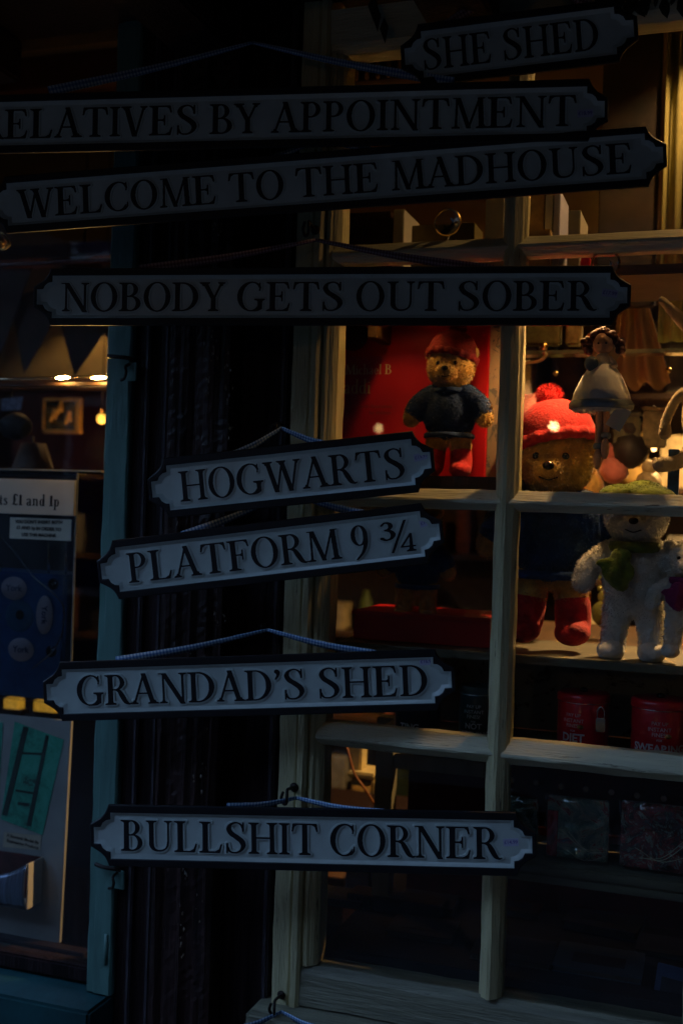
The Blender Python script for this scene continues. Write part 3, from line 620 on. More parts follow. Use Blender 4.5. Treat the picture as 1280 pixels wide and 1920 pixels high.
# ---------------------------------------------------------------- hanging signs
CAPM = .0555
_let = {}
def letter_mesh(ch):
    if ch not in _let:
        wd, face, grown = glyph_loops(ch); s = CAPM
        a = curve_mesh([[(x*s, y*s) for x, y in Lp] for Lp in grown], .0003, .0009, 2)
        b = curve_mesh([[(x*s, y*s) for x, y in Lp] for Lp in face], .0002, .0002, 0)
        bm = bmesh.new(); bm.from_mesh(a); n = len(bm.faces)
        for v in bm.verts: v.co.z += .0011
        nv = len(bm.verts); bm.from_mesh(b); bm.verts.ensure_lookup_table(); bm.faces.ensure_lookup_table()
        for v in bm.verts[nv:]: v.co.z += .0026
        for i, f in enumerate(bm.faces): f.material_index = 0 if i < n else 1
        bmesh.ops.transform(bm, matrix=FRONT, verts=bm.verts)
        me = bpy.data.meshes.new('letter'); bm.to_mesh(me); bm.free(); me.materials.append(white); me.materials.append(black); _let[ch] = me
    return _let[ch]
OUTER = [(35,57),(31,47),(27,40),(20,33),(4,23),(0,21)]; INNER = [(40,41.5),(40,29),(32,27.5),(25,22.5),(21,14.5),(8,14)]
def outline(pts, L, H, ins=0.0):
    s = H/114; q = [(x*s, y*s) for x, y in pts]; left = q + [(x, -y) for x, y in q[::-1]]; out = []
    for x, y in left: out.append((-L/2 + x + ins, y - ins*(1 if y > 0 else -1)))
    for x, y in left[::-1]: out.append((L/2 - x - ins, y - ins*(1 if y > 0 else -1)))
    return out
EXPAND = dict(S=1.22, E=1.12, L=1.12, T=1.06, B=1.06, F=1.08, U=1.04, R=1.05)
SIGN_N = 0
def ribbon(name, pts, m, par, w0=.012, w1=.004, flip=0):
    P = smooth_path(pts, 8); n = len(P); bm = bmesh.new(); uvl = bm.loops.layers.uv.new('UVMap'); rows = []; s = 0
    for i, p in enumerate(P):
        if i: s += (P[i]-P[i-1]).length
        t = i/(n-1); ww = w1+(w0-w1)*(1-t)**.8; d = (P[min(i+1,n-1)]-P[max(i-1,0)]).normalized(); up = Vector((0,-.35*math.sin(t*2.2+flip),1)); up = (up-d*up.dot(d)).normalized()*ww*.5
        rows.append((bm.verts.new(p-up), bm.verts.new(p+up*1.0), s/.0062, ww/.0062))
    for (a, b, s0, q0), (c, d, s1, q1) in zip(rows, rows[1:]):
        f = bm.faces.new((a, c, d, b)); f.smooth = True
        for lp, uv in zip(f.loops, ((s0, 0), (s1, 0), (s1, 2.0), (s0, 2.0))): lp[uvl].uv = uv
    o = bm_obj(name, bm, m, par); md = o.modifiers.new('t', 'SOLIDIFY'); md.thickness = .0006; return o
def make_sign(words, label, pL, pR, Hpx, ys, t0, t1, rib=None, rmat=None, price=None, pp=None, hook_y=-.055, ang=None):
    a = R(13) if ang is None else R(ang)
    n = Vector((math.sin(a), -math.cos(a), 0)); mid = ((pL[0]+pR[0])/2, (pL[1]+pR[1])/2); C0 = at(mid[0], mid[1], ys)
    def onp(px, py, off=0.0):
        d = (at(px, py, 0)-CAM).normalized(); return CAM + d*((C0-n*off-CAM).dot(n)/d.dot(n))
    A, B = onp(*pL), onp(*pR); L = (B-A).length; ux = (B-A).normalized(); uy = -n; uz = ux.cross(uy).normalized(); C = (A+B)/2
    k = (C-CAM).dot(FW)/F_PX; H = Hpx*k
    M = Matrix(((ux.x, uy.x, uz.x, C.x), (ux.y, uy.y, uz.y, C.y), (ux.z, uy.z, uz.z, C.z), (0,0,0,1)))
    t = thing('hanging_sign', label, 'sign', C, 'hanging black and white street signs', M)
    bm = bmesh.new(); lv = []
    for pts, h, ins in ((OUTER,0,0),(OUTER,.0055,0),(OUTER,.0072,.0014),(INNER,.0072,-.0026),(INNER,.0062,-.0010)):
        lv.append([bm.verts.new((x, -h, z)) for x, z in outline(pts, L, H, ins)])
    m_ = len(lv[0])
    for r0, r1 in zip(lv, lv[1:]):
        for i in range(m_): bm.faces.new((r0[i], r0[(i+1)%m_], r1[(i+1)%m_], r1[i]))
    bm.faces.new(lv[0][::-1]); bmesh.ops.recalc_face_normals(bm, faces=bm.faces)
    bm_obj('frame', bm, black, t, local=True)
    bm = bmesh.new(); lv = [[bm.verts.new((x, -h, z)) for x, z in outline(INNER, L, H, ins)] for h, ins in ((.0060,-.0012),(.0052,.0006),(.0016,.0038),(.0009,.0052))]
    for r0, r1 in zip(lv, lv[1:]):
        for i in range(m_): f = bm.faces.new((r0[i], r0[(i+1)%m_], r1[(i+1)%m_], r1[i])); f.smooth = True
    bm.faces.new(lv[-1]); bmesh.ops.recalc_face_normals(bm, faces=bm.faces)
    if bm.faces[-1].normal.y > 0: bmesh.ops.reverse_faces(bm, faces=bm.faces)
    bm_obj('panel', bm, white, t, local=True)
    # letters
    if words:
        k_c = (57/114*H)/CAPM if not isinstance(words, dict) else 1
        items = []; x = 0
        for ch in words:
            if ch == ' ': x += .30; continue
            if ch == '~': x += .12; continue
            wd = glyph_loops(ch)[0]; ex = EXPAND.get(ch, 1); sc, dz = 1, 0
            if ch == '3': dz = .42/1
            items.append((ch, x, ex, dz)); x += wd*ex + (.035 if ch not in "/34" else -.08)
        tot = x; xl = -L/2 + L*t0; xr = -L/2 + L*t1; S = (xr-xl)/(tot*CAPM)
        for ch, x0, ex, dz in items:
            o = bpy.data.objects.new('letter', letter_mesh(ch)); COL.objects.link(o); o.parent = t
            o.location = (xl + x0*CAPM*S, -.0009, -.25*H + (0 if ch != '3' else .0)); o.scale = (S*ex, 1, k_c)
    if price:
        c = M.inverted() @ onp(pp[0], pp[1]); rot = R(pp[2]); Q = Matrix.Translation((c.x, -.0012, c.z)) @ FRONT @ Matrix.Rotation(rot, 4, 'Z')
        bm = bmesh.new(); add_box(bm, (-.013,-.0065,0), (.013,.0065,.0003), 0, Q); st = bm_obj('price_sticker', bm, sticker_m, t, local=True)
        me = text_mesh(price, .0085, .00012, .00008); me.transform(Q @ Matrix.Translation((0,0,.0005))); me.materials.append(mat('violet_ink', (.14,.10,.35), .6, noise=.1, bump=0))
        q = bpy.data.objects.new('price', me); COL.objects.link(q); q.parent = st
    if rib:
        ap = at(rib[1][0], rib[1][1], hook_y)
        for s_, q in ((0, rib[0]), (1, rib[2])):
            e0 = onp(q[0], q[1]+3, .003); mdp = (e0*.5+ap*.5) + Vector((0, 0, -.004))
            ribbon('ribbon', [e0, mdp, ap], rmat or gx, t, .0175, .006, s_)
    return t, ap if rib else None
make_sign('SHE SHED', 'short sign tilted up at the very top right, reading she shed', (752,110), (1194,55), 118, -.10, .09, .845, ((830,48),(985,-60),(1110,10)), gp, ang=11)
make_sign('RELATIVES BY APPOINTMENT', 'very long sign about relatives and appointments, cut off by the left edge', (-97,237), (1139,207), 112, -.205, .052, .957, ((92,168),(474,80),(850,152)), gx, '£18.99', (1096,213,2), ang=12)
make_sign('WELCOME TO THE MADHOUSE', 'very long tilted sign welcoming people to the madhouse, third from the top', (-18,388), (1248,292), 110, -.185, .045, .955, ((350,345),(600,262),(850,300)), gx, None, ang=12)
make_sign('NOBODY GETS OUT SOBER', 'long level sign saying nobody gets out sober, across the middle of the timber post', (66,558), (1181,555), 109, -.165, .048, .945, ((262,503),(592,450),(925,503)), gp, '£17.99', (1142,550,-8), ang=12)
make_sign('HOGWARTS', 'shortest sign, one word starting with H, tilted up just above the platform sign', (280,919), (814,862), 114, -.115, .11, .905, ((420,858),(528,803),(640,838)), gx, '£15.99', (789,856,9), ang=12)
pf, _ = make_sign('PLATFORM 9', 'sign numbered platform nine and three quarters, tilted up under the shortest sign', (186,1072), (831,996), 113, -.125, .087, .792, ((342,1002),(540,922),(700,965)), gx, '£14.99', (800,979,10), ang=12)
# the raised three-quarters on that sign
Lp = [o for o in pf.children if o.name.startswith('panel')][0]; xw = max(v.co.x for v in Lp.data.vertices); Lpf = 2*xw
for ch, u, dz, s in (('3', .8315, 1.5, 0), ('/', .857, 1.45, 0), ('4', .884, 1.3, 0)):
    o = bpy.data.objects.new('letter', letter_mesh(ch)); COL.objects.link(o); o.parent = pf
    cap = CAPM*[c for c in pf.children if c.name.startswith('letter')][0].scale.z
    o.scale = (dz, 1, cap/CAPM); o.location = (-Lpf/2+Lpf*u, -.0009, -.25*(cap/.5))
make_sign("GRANDAD'S SHED", "level sign for grandad's shed, hanging low between the platform and corner signs", (84,1297), (853,1273), 113, -.115, .082, .940, ((218,1237),(502,1181),(705,1224)), gx, '£16.99', (800,1240,1), ang=12)
make_sign('BULLSHIT CORNER', 'lowest full sign, ending in the word corner and drooping to the right', (172,1564), (1004,1582), 117, -.125, .070, .925, ((425,1512),(556,1496),(722,1522)), gx, '£14.99', (957,1579,3), ang=12)
make_sign('', 'sign hanging just below the picture with only its gingham ribbon showing', (200,2000), (850,2010), 113, -.11, .1, .9, ((430,1932),(528,1897),(612,1930)), gx, None, ang=12)
# hooks the ribbons hang from
def hook(px, py, lab, s=1.0):
    c = at(px, py, -.02); t = thing('wall_hook', lab, 'hook', c, 'iron hooks holding the sign ribbons')
    lathe('rosette', [(0,0),(.006*s,0),(.007*s,.002),(.003*s,.005),(0,.005)], (0,0,0), iron, t, 12, Matrix.Translation(c) @ Matrix.Rotation(R(90), 4, 'X'))
    P = [c+Vector(q)*s for q in ((0,-.002,0),(0,-.018,.002),(.002,-.034,.004),(.005,-.042,-.004),(.003,-.038,-.014),(-.003,-.034,-.016),(-.005,-.038,-.008),(-.001,-.042,.002))]
    tube('shank', smooth_path(P, 5), .0022*s, iron, t)
hook(500, 1172, 'small hook in the dark timber above the grandad sign', .8)
hook(552, 1476, 'curled black hook on the cream stile above the corner sign', 1.3)
hook(528, 1865, 'black hook low on the cream stile at the bottom of the picture', 1.2)
hook(592, 432, 'black knotted hook on the cream stile above the sober sign', 1.3)
hook(474, 74, 'small hook high in the dark timber above the relatives sign', .8)
hook(985, -70, 'hook out of sight above the topmost sign', .8)
hook(528, 800, 'hook on the edge of the cream stile just above the shortest sign', .9)
hook(540, 918, 'hook hidden behind the shortest sign', .8)
hook(600, 258, 'hook hidden behind the relatives sign', .8)

# ---------------------------------------------------------------- shop interior: display fittings behind the right window
def wbox(name, x0, x1, ya, yb, z0, z1, m, par=None, bev=.002): return box(name, (x0, ya, z0), (x1, yb, z1), m, par, bev)
XD0 = SX2-.01; XD1 = COLS[1]+.35
zE = Z(1100, 1236, .07); zD = Z(850, 893, .06); zF = Z(1100, 1424, .06); zG = Z(1100, 1632, .05); zFl = ZBOT+.055
ds = thing('display_shelving', 'cream painted window shelving carrying the toys and money tins behind the panes', 'shelving', (XD0, .05, zFl))
XP0 = X(706, 1500, .30); XP1 = X(738, 1500, .30)
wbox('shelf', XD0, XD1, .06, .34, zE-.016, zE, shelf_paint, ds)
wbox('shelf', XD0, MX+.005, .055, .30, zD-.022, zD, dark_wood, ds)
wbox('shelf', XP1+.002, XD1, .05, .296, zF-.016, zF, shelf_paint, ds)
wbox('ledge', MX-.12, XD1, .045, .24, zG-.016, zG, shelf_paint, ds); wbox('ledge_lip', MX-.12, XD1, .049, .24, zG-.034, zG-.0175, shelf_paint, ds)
wbox('display_floor', XD0, XD1, .05, .60, zFl-.03, zFl, mat('slate_cloth', (.015,.015,.02), .8, noise=.3), ds)
wbox('back_panel', XP1+.03, XD1, .300, .312, zF+.001, zE-.017, floral, ds, 0)
wbox('back_panel', XP1+.03, XD1, .302, .312, zG+.001, zF-.017, mat('maroon_board', (.05,.010,.012), .7, noise=.2), ds, 0)
wbox('back_panel', XP1+.002, XD1, .42, .43, zFl+.001, zG-.035, maroon, ds, 0)
wbox('inner_post', XP0, XP1, .28, .32, zFl+.001, zF-.001, mat('dark_cream_upright', (.20,.19,.12), .5, noise=.2, scale=8, stretch=(5,5,.4)), ds); wbox('inner_beam', XP1+.001, X(912,1430,.3), .284, .318, Z(820,1446,.3), Z(820,1418,.3), MATS['dark_cream_upright'], ds)  # inner frame in a darker cream than the window bars
wbox('inner_foot', XP0-.05, XP1+.12, .27, .33, zFl+.0005, zFl+.03, dark_wood, ds)
wbox('back_panel', XD0, XP0-.002, .42, .43, zFl+.001, Z(670,1522,.42), maroon, ds, 0)  # panel added to block lamp light from the display floor
# white spots on the board
for px, py in ((958,1463),(1004,1468),(1050,1475),(1097,1480),(1145,1486),(1193,1492),(1243,1498),(785,1445),(826,1448),(868,1454),(803,1480),(845,1484)):
    c = at(px, py, .30 if px > 900 else .2995)
    if px > 900: lathe('spot', [(0,.0012),(.0055,.0012),(.0062,0),(0,0)], (0,0,0), card_white, ds, 10, Matrix.Translation(Vector((c.x, .3015, c.z))) @ Matrix.Rotation(R(90), 4, 'X'))
# ---- books and boxes in the upper panes
def stock(name, lab, cat, px0, py0, px1, py1, y, dep, m, grp=None, extra=None):
    a = at(px0, py1, y); b = at(px1, py0, y); c = at((px0+px1)/2, py1, y)
    t = thing(name, lab, cat, (c.x, y, a.z), grp); x0, x1 = X(px0, (py0+py1)/2, y), X(px1, (py0+py1)/2, y)
    wbox('cover', x0, x1, y, y+dep, c.z, Z((px0+px1)/2, py0, y), m, t, .0015)
    wbox('pages', x0+.001, x1-.001, y+dep+.0005, y+dep+.003, c.z+.002, Z((px0+px1)/2, py0, y)-.002, paper, t, 0)
    if extra: put_text('printing', extra, .014, ((x0+x1)/2, y-.0004, (c.z+Z((px0+px1)/2, py0, y))/2-.01), ink, t)
    return t
zU = Z(900, 512, .12)
us = thing('upper_shelf', 'oak shelf behind the upper panes with books standing on it', 'shelf', (MX, .1, zU)); wbox('board', XD0, XD1, .10, .36, zU-.018, zU, oak, us)
for sx in (XD0+.03, XD1-.05): wbox('bracket', sx, sx+.02, .12, .34, zU-.12, zU-.019, oak, us)
stock('book', 'slim pale upright book left of the clear suction hook', 'book', 736, 392, 756, 512, .20, .12, paper)
stock('box', 'dark brown box filling the shelf left of the pale upright book', 'box', 642, 398, 730, 512, .22, .1, oak)
stock('box', 'cream box with a small dark emblem beside the upright glazing bar', 'box', 908, 372, 944, 512, .13, .12, paper, extra='*')
stock('box', 'low cream carton lying in front of the emblem box', 'box', 892, 452, 948, 512, .125, .004, paper)
stock('box', 'dark olive box slanting behind the clear suction hook', 'box', 770, 420, 888, 512, .26, .08, mat('olive_card', (.16,.13,.05), .6))
stock('book', 'tan wrapped book right of the upright glazing bar', 'book', 982, 366, 1018, 512, .2, .1, mat('tan_card', (.45,.30,.13), .6, noise=.3, scale=30))
stock('book', 'tall white spined book leaning beside the tan book', 'book', 1020, 352, 1034, 512, .19, .12, card_white)
stock('book', 'second tall white spined book with blue title next to the dark gap', 'book', 1036, 356, 1048, 512, .19, .12, sticker_m)
stock('book', 'pale book with an upright printed spine beside the red box', 'book', 1064, 394, 1086, 512, .15, .12, paper, extra='&')
stock('box', 'small red box tucked beneath the pale printed book spine', 'box', 1088, 480, 1104, 512, .16, .1, red_card)
stock('box', 'flat tan carton at the foot of the white spined books', 'box', 984, 430, 1030, 512, .15, .03, mat('tan_card', (.5,.3,.13)))
# dark panel and pale curtain top right
pn = tag(wbox('partition_panel', X(1128,200,.5), X(1238,200,.5), .50, .53, zU, 2.7, mat('russet_board', (.013,.006,.003), .6, noise=.85, scale=14)), 'russet wooden panel behind the upper panes next to the pale curtain', 'panel')
bm = bmesh.new(); V = []
xa, xb = X(1241,400,.48), X(1241,400,.48)+.30
for j in range(2):
    V.append([bm.verts.new((xa+(xb-xa)*i/60, .48+.014*math.sin(i*.9)+.008*math.sin(i*.37), (Z(1260,640,.48), 2.6)[j])) for i in range(61)])
for i in range(60): f = bm.faces.new((V[0][i], V[0][i+1], V[1][i+1], V[1][i])); f.smooth = True
cu = bm_obj('curtain', bm, mat('pale_olive_cloth', (.30,.26,.085), .85, noise=.1)); cu.modifiers.new('s', 'SOLIDIFY').thickness = .002
tag(cu, 'pale olive curtain hanging at the right edge of the upper panes', 'curtain')
wl = thing('picture_board', 'brown timber board with carved ornament behind the topmost left panes', 'board', at(680,100,.3))
wbox('board', X(612,90,.3), X(900,90,.3), .30, .32, Z(700,150,.3), 2.5, oak, wl)
for k in range(7): wbox('moulding', X(628+k*20,90,.3), X(634+k*20,90,.3), .288, .2995, Z(700,150,.3), 2.5, mat('gilded_wood', (.32,.2,.07), .5), wl)

def suction(px, py, lab):
    c = at(px, py, .0135); t = thing('suction_hook', lab, 'suction hook', c, 'clear suction hooks on the glass')
    Q = Matrix.Translation(c) @ Matrix.Rotation(R(-90), 4, 'X')
    lathe('cup', [(.024,0),(.022,.003),(.012,.005),(.009,.009),(.004,.013),(0,.013)], (0,0,0), acrylic, t, 28, Q)
    lathe('rim', [(.0235,.0005),(.026,.0025),(.0235,.0045),(.0222,.0025),(.0235,.0005)], (0,0,0), brass, t, 28, Q)
    tube('hook', smooth_path([c+Vector(q) for q in ((0,.012,-.004),(0,.018,-.02),(-.004,.02,-.032),(.008,.02,-.036),(.014,.018,-.028))], 5), .0018, steel, t)
suction(838, 416, 'clear suction cup hook on the pane above the sober sign')
suction(1134, 494, 'clear suction cup hook above the hanging fairy doll')

# ---- red book standing behind the upper bear
yb = .22
bk = thing('picture_book', 'large red picture book standing upright behind the bear on the dark shelf', 'book', at(765, 890, yb))
x0, x1 = X(621, 760, yb), X(912, 760, yb); zb0 = zD+.001; zb1 = Z(765, 590, yb)
wbox('cover', x0, x1, yb, yb+.003, zb0, zb1, red_card, bk, .001); wbox('pages', x0+.003, x1-.003, yb+.0035, yb+.012, zb0+.003, zb1-.003, paper, bk, 0); wbox('back_cover', x0, x1, yb+.0125, yb+.0155, zb0, zb1, red_card, bk, .001)
def put_serif(s, px, py, cap, y, m, par, sx=1, track=.03, bold=1.0, name='lettering', sp=.28):
    bm = bmesh.new(); x = 0
    for ch in s:
        if ch == ' ': x += sp; continue
        wd, face, _g = glyph_loops(ch, bold); me = curve_mesh([[((a+x)*cap*sx, b*cap) for a, b in Lp] for Lp in face], .0001, 0); bm.from_mesh(me); bpy.data.meshes.remove(me); x += wd+track
    o = at(px, py, y); bmesh.ops.transform(bm, matrix=Matrix.Translation(o) @ FRONT, verts=bm.verts); return bm_obj(name, bm, m, par)
k = pxm(700, 700, yb)
put_serif('Michael B', 647, 702, 18*k, yb-.0004, print_cream, bk, 1.12); put_serif('Paddi', 627, 738, 26*k, yb-.0004, mat('gold_print', (.8,.55,.15), .5, bump=0), bk, 1.1)
put_text('small_print', 'with illustrations', 9*k, at(705, 762, yb-.0003), mat('faint_print', (.25,.06,.03), .5, bump=0), bk); put_text('small_print', 'for children', 9*k, at(712, 774, yb-.0003), MATS['faint_print'], bk)
lathe('roundel', [(0,.0004),(30*k,.0004),(30*k,0)], (0,0,0), mat('dark_red_print', (.07,.012,.012), .4), bk, 32, Matrix.Translation(at(662,628,yb)) @ Matrix.Rotation(R(90), 4, 'X'))
bk2 = tag(wbox('patterned_card', X(914,760,.2), X(937,760,.2), .2, .204, zD+.001, Z(925,560,.2), pattern('blotched_cream_card', (.55,.38,.22), (.20,.17,.14), 30, .55)), 'cream card with grey blotches between the red book and the glazing bar', 'card')

# ---- plush toys
def face_bits(par, c, s, rr, tilt=0, dx=0, smile=True, muzzle=None):
    """two bead eyes, a nose and a stitched mouth on the -y side"""
    for sx in (-1, 1): ball('eye', c+Vector((sx*.36*s+dx, -rr*.84, .12*s)), .085*s, eye_m, par, 3)
def teddy(label, px, py, y, s, fur, hatc, jumper, sock, scarf=None, head_r=1.0, arms=((-1,-.6),(1,-.6)), fuzz=9000, hat=True, group=None, feet=True, top=None, yaw=0):
    """generic soft bear; s = head radius in metres; c = head centre"""
    c = at(px, py, y); t = thing('teddy_bear', label, 'soft toy', (c.x, y, c.z-4.4*s), group)
    Vv = lambda a, b, d: c+Vector((a*s, b*s, d*s))
    blob_obj('body', [(c, (1.0*s, .9*s, .92*s)), (Vv(0,-.72,-.28), (.50*s,.42*s,.40*s)), (Vv(-.82,.1,.62), (.34*s,.18*s,.34*s)), (Vv(.82,.1,.62), (.34*s,.18*s,.34*s)), (Vv(0,.05,-2.0), (1.0*s,.8*s,1.25*s))],
             [([Vv(a*.7,0,-1.15), Vv(a*1.35,-.15,-1.6+abs(b_)*0), Vv(a*1.55,-.3,-1.55+b_*1.0)], [.42*s,.38*s,.36*s]) for a, b_ in arms] +
             [([Vv(a*.5,0,-2.9), Vv(a*.55,-.05,-3.6), Vv(a*.6,-.15,-4.2)], [.46*s,.40*s,.38*s]) for a in (-1, 1)], fur, t, int(fuzz*1.6), .06*s+.0018, s*.07)
    for sx in (-1, 1): ball('eye', Vv(sx*.36,-.80,.10), .095*s, eye_m, t, 3)
    ball('nose', Vv(0,-1.13,-.15), (.15*s,.10*s,.11*s), eye_m, t, 3)
    tube('mouth', smooth_path([Vv(-.24,-1.06,-.42), Vv(0,-1.12,-.50), Vv(.24,-1.06,-.42)], 4), .018*s, eye_m, t)
    if jumper:
        j = blob_obj('jumper', [(Vv(0,.05,-1.98), (1.10*s,.90*s,1.22*s))], [([Vv(a*.7,0,-1.15), Vv(a*1.25,-.12,-1.58), Vv(a*1.42,-.22,-1.56+b_*.55)], [.50*s,.48*s,.46*s]) for a, b_ in arms], jumper, t, 6000, .04*s+.0008, s*.07)
        lathe('jumper_hem', [(1.02*s,0),(1.06*s,.05*s),(1.06*s,.18*s),(1.0*s,.22*s)], Vv(0,.05,-2.95), jumper, t, 36, None)
        lathe('collar', [(.62*s,0),(.72*s,.06*s),(.70*s,.2*s),(.58*s,.24*s)], Vv(0,0,-1.08), jumper, t, 30)
    if hatc and hat == 'cap':
        hc_ = blob_obj('felt_cap', [(Vv(.05,.05,.62), (1.22*s,1.05*s,.42*s)), (Vv(-.5,-.1,.66), (.7*s,.6*s,.36*s)), (Vv(.2,0,.86), (.6*s,.5*s,.3*s))], [], hatc, t, 2500, .0018, s*.06)
    elif hatc and hat:
        th = R(top or 0); Q = Matrix.Translation(Vv(0,.10,.44)) @ Matrix.Rotation(th, 4, 'Y') @ Matrix.Rotation(R(-10), 4, 'X')
        bm = bmesh.new(); add_lathe(bm, [(1.03*s,.02*s),(1.03*s,.3*s),(.95*s,.6*s),(.78*s,.86*s),(.5*s,1.06*s),(.2*s,1.16*s),(0,1.18*s)], (0,0,0), 48, Q)
        h = bm_obj('knitted_hat', bm, hatc, t)
        bm = bmesh.new(); n = 64; prof = [(.98,-.14),(1.06,-.12),(1.11,.0),(1.09,.14),(1.0,.18)]; rings = []
        for r, z in prof: rings.append([bm.verts.new(Q @ Vector((r*s*(1+.022*math.sin(kk*math.pi/2)*2)*math.cos(2*math.pi*kk/n), r*s*(1+.022*math.sin(kk*math.pi/2)*2)*math.sin(2*math.pi*kk/n), z*s))) for kk in range(n)])
        for a, b in zip(rings, rings[1:]):
            for kk in range(n): f = bm.faces.new((a[kk], a[(kk+1)%n], b[(kk+1)%n], b[kk])); f.smooth = True
        bm_obj('ribbed_cuff', bm, hatc, h)
        bm = bmesh.new(); add_ball(bm, Q @ Vector((0,0,1.28*s)), .28*s, 3, .03*s, 60); bm.normal_update(); add_fuzz(bm, 1600, .12*s, .0008, 0); bm_obj('pompom', bm, hatc, h)
    if sock:
        for a in (-1, 1): blob_obj('sock', [(Vv(a*.62,-.42,-4.25), (.46*s,.62*s,.34*s))], [([Vv(a*.56,-.05,-3.6), Vv(a*.6,-.1,-4.1)], [.47*s,.46*s])], sock, t, 0, 0, s*.07)
    elif feet:
        for a in (-1, 1): ball('foot', Vv(a*.62,-.38,-4.25), (.44*s,.62*s,.34*s), fur, t, 4, .01*s)
    if scarf:
        lathe('scarf', [(.62*s,0),(.82*s,.05*s),(.86*s,.2*s),(.78*s,.34*s),(.6*s,.36*s)], Vv(0,-.05,-1.15), scarf, t, 30)
        blob_obj('scarf_tail', [(Vv(-.35,-.92,-1.25),(.34*s,.2*s,.26*s)), (Vv(-.42,-.98,-1.75),(.52*s,.14*s,.42*s)), (Vv(-.62,-1.0,-1.5),(.5*s,.12*s,.2*s))], [([Vv(-.35,-.95,-1.3), Vv(-.5,-1.0,-1.9), Vv(-.30,-.98,-2.15)], [.22*s,.28*s,.22*s])], scarf, t, 800, .002, s*.05)
    return t
yB = .19; kB = pxm(1040, 900, yB)
teddy('largest teddy bear, in bright red bobble hat and blue jumper, right of the upright bar', 1040, 866, yB, 74*kB, fur_gold, red_felt, blue_knit, red_felt, fuzz=14000, top=-12)
yU = .15; kU = pxm(840, 700, yU)
teddy('teddy bear in shade-darkened red bobble hat on the upper shelf before the red book', 845, 690, yU, 45*kU, fur_gold, dim_red, dim_blue, red_felt, fuzz=8000, top=8)
yT = .18; kT = pxm(780, 1000, yT)
teddy('golden teddy bear half hidden behind the platform sign, standing on the red box', 785, 985, yT, 40*kT, fur_gold, None, blue_knit, None, fuzz=6000)
# red box the third bear stands on
rb = thing('red_box', 'wide glossy red box on the shelf below the half hidden bear', 'box', at(790, 1222, .12))
wbox('box', X(662,1190,.12), X(918,1190,.12), .12, .30, zE+.001, Z(790,1160,.12), red_card, rb); wbox('lid', X(660,1160,.12), X(920,1160,.12), .117, .303, Z(790,1160,.12)+.0005, Z(790,1152,.12), red_card, rb)
# white plush bear with green hat and scarf; cut-off pale companion at the right edge
yW = .14; kW = pxm(1180, 1000, yW)
teddy('white plush bear with green felt cap and scarf beside the largest bear', 1192, 968, yW, 59*kW, fur_white, green_wool, None, None, scarf=green_wool, fuzz=12000, hat='cap')
teddy('smaller white plush bear with a purple scarf cut off by the right edge', 1288, 1050, .11, 40*pxm(1280,1050,.11), fur_white, None, None, None, scarf=purple_wool, fuzz=6000)
# pink plush behind
pk = thing('pink_soft_toy', 'pink plush toy peeping out behind the red bobble hat', 'soft toy', at(1010, 900, .34)); c = at(1005, 800, .34); s = 58*pxm(1005,800,.34)
blob_obj('body', [(c, (s*.95, s*.8, s*1.1)), (c+Vector((.5*s,0,-.5*s)), (s*.8,s*.7,s*.8)), (c+Vector((0,0,-2*s)), (s*1.1,s*.9,s*1.6))], [([c+Vector((-.4*s,0,.5*s)), c+Vector((-.7*s,0,1.2*s))], [.3*s,.15*s])], pink_plush, pk, 3000, .003, .006)
for a in (-.1, .7): ball('eye', c+Vector((a*s,-.78*s,0)), .09*s, eye_m, pk, 2)
tube('leg', smooth_path([c+Vector((.5*s,-.2*s,-2.6*s)), c+Vector((.8*s,-.3*s,-3.2*s))], 4), .3*s, pink_plush, pk)

# ---- fairy doll on the suction hook
yd = .06; c = at(1130, 645, yd); k = pxm(1130, 700, yd); fd = thing('fairy_doll', 'fairy doll with auburn curls and a fluffy white skirt hanging from the suction hook', 'doll', c)
skin = mat('doll_cloth_skin', (.6,.33,.2), .8); hair = mat('auburn_wool', (.07,.014,.008), .9, bump=.6)
o = lambda a, b, z: c+Vector((a*k, b*k, z*k))
ball('head', c, (19*k, 18*k, 21*k), skin, fd, 4)
for sx in (-7, 7): ball('eye', o(sx,-17,-1), 2.2*k, eye_m, fd, 2)
bm = bmesh.new()
for i in range(46):
    a = random.uniform(0, 6.28); zz = random.uniform(-.2, 1); rr = math.sqrt(max(0, 1-zz*zz)); p = o(22*rr*math.cos(a), 8+18*rr*math.sin(a)*.8, 6+20*zz)
    add_ball(bm, p, random.uniform(5, 9)*k, 2, .0008, 400)
for sx in (-1, 1):
    for i in range(14): add_ball(bm, o(sx*random.uniform(24, 36), random.uniform(-4, 8), random.uniform(-14, 10)), random.uniform(5, 8)*k, 2, .0008, 400)
bm_obj('curly_hair', bm, hair, fd)
lathe('bodice', [(0,0),(9*k,0),(15*k,-10*k),(14*k,-32*k),(20*k,-48*k),(0,-50*k)], o(0,0,-18), mat('ivory_satin', (.7,.6,.5), .4, sheen=.4), fd, 24)
bm = bmesh.new(); add_lathe(bm, [(12*k,0),(24*k,-8*k),(38*k,-30*k),(50*k,-56*k),(57*k,-82*k),(52*k,-92*k),(30*k,-94*k),(0,-90*k)], o(0,0,-34), 48); bm.normal_update(); add_fuzz(bm, 12000, .009, .0007, .5); bm_obj('fluffy_skirt', bm, mat('ivory_fluff', (.88,.82,.74), .9, noise=.06, sheen=.5), fd)
bm = bmesh.new(); add_lathe(bm, [(57*k,-74*k),(60*k,-80*k),(59*k,-88*k),(54*k,-90*k)], o(0,0,-34), 48); bm.normal_update(); add_fuzz(bm, 2500, .005, .0005, .2); bm_obj('silver_trim', bm, mat('silver_tinsel', (.22,.25,.25), .5, metal=.3), fd)
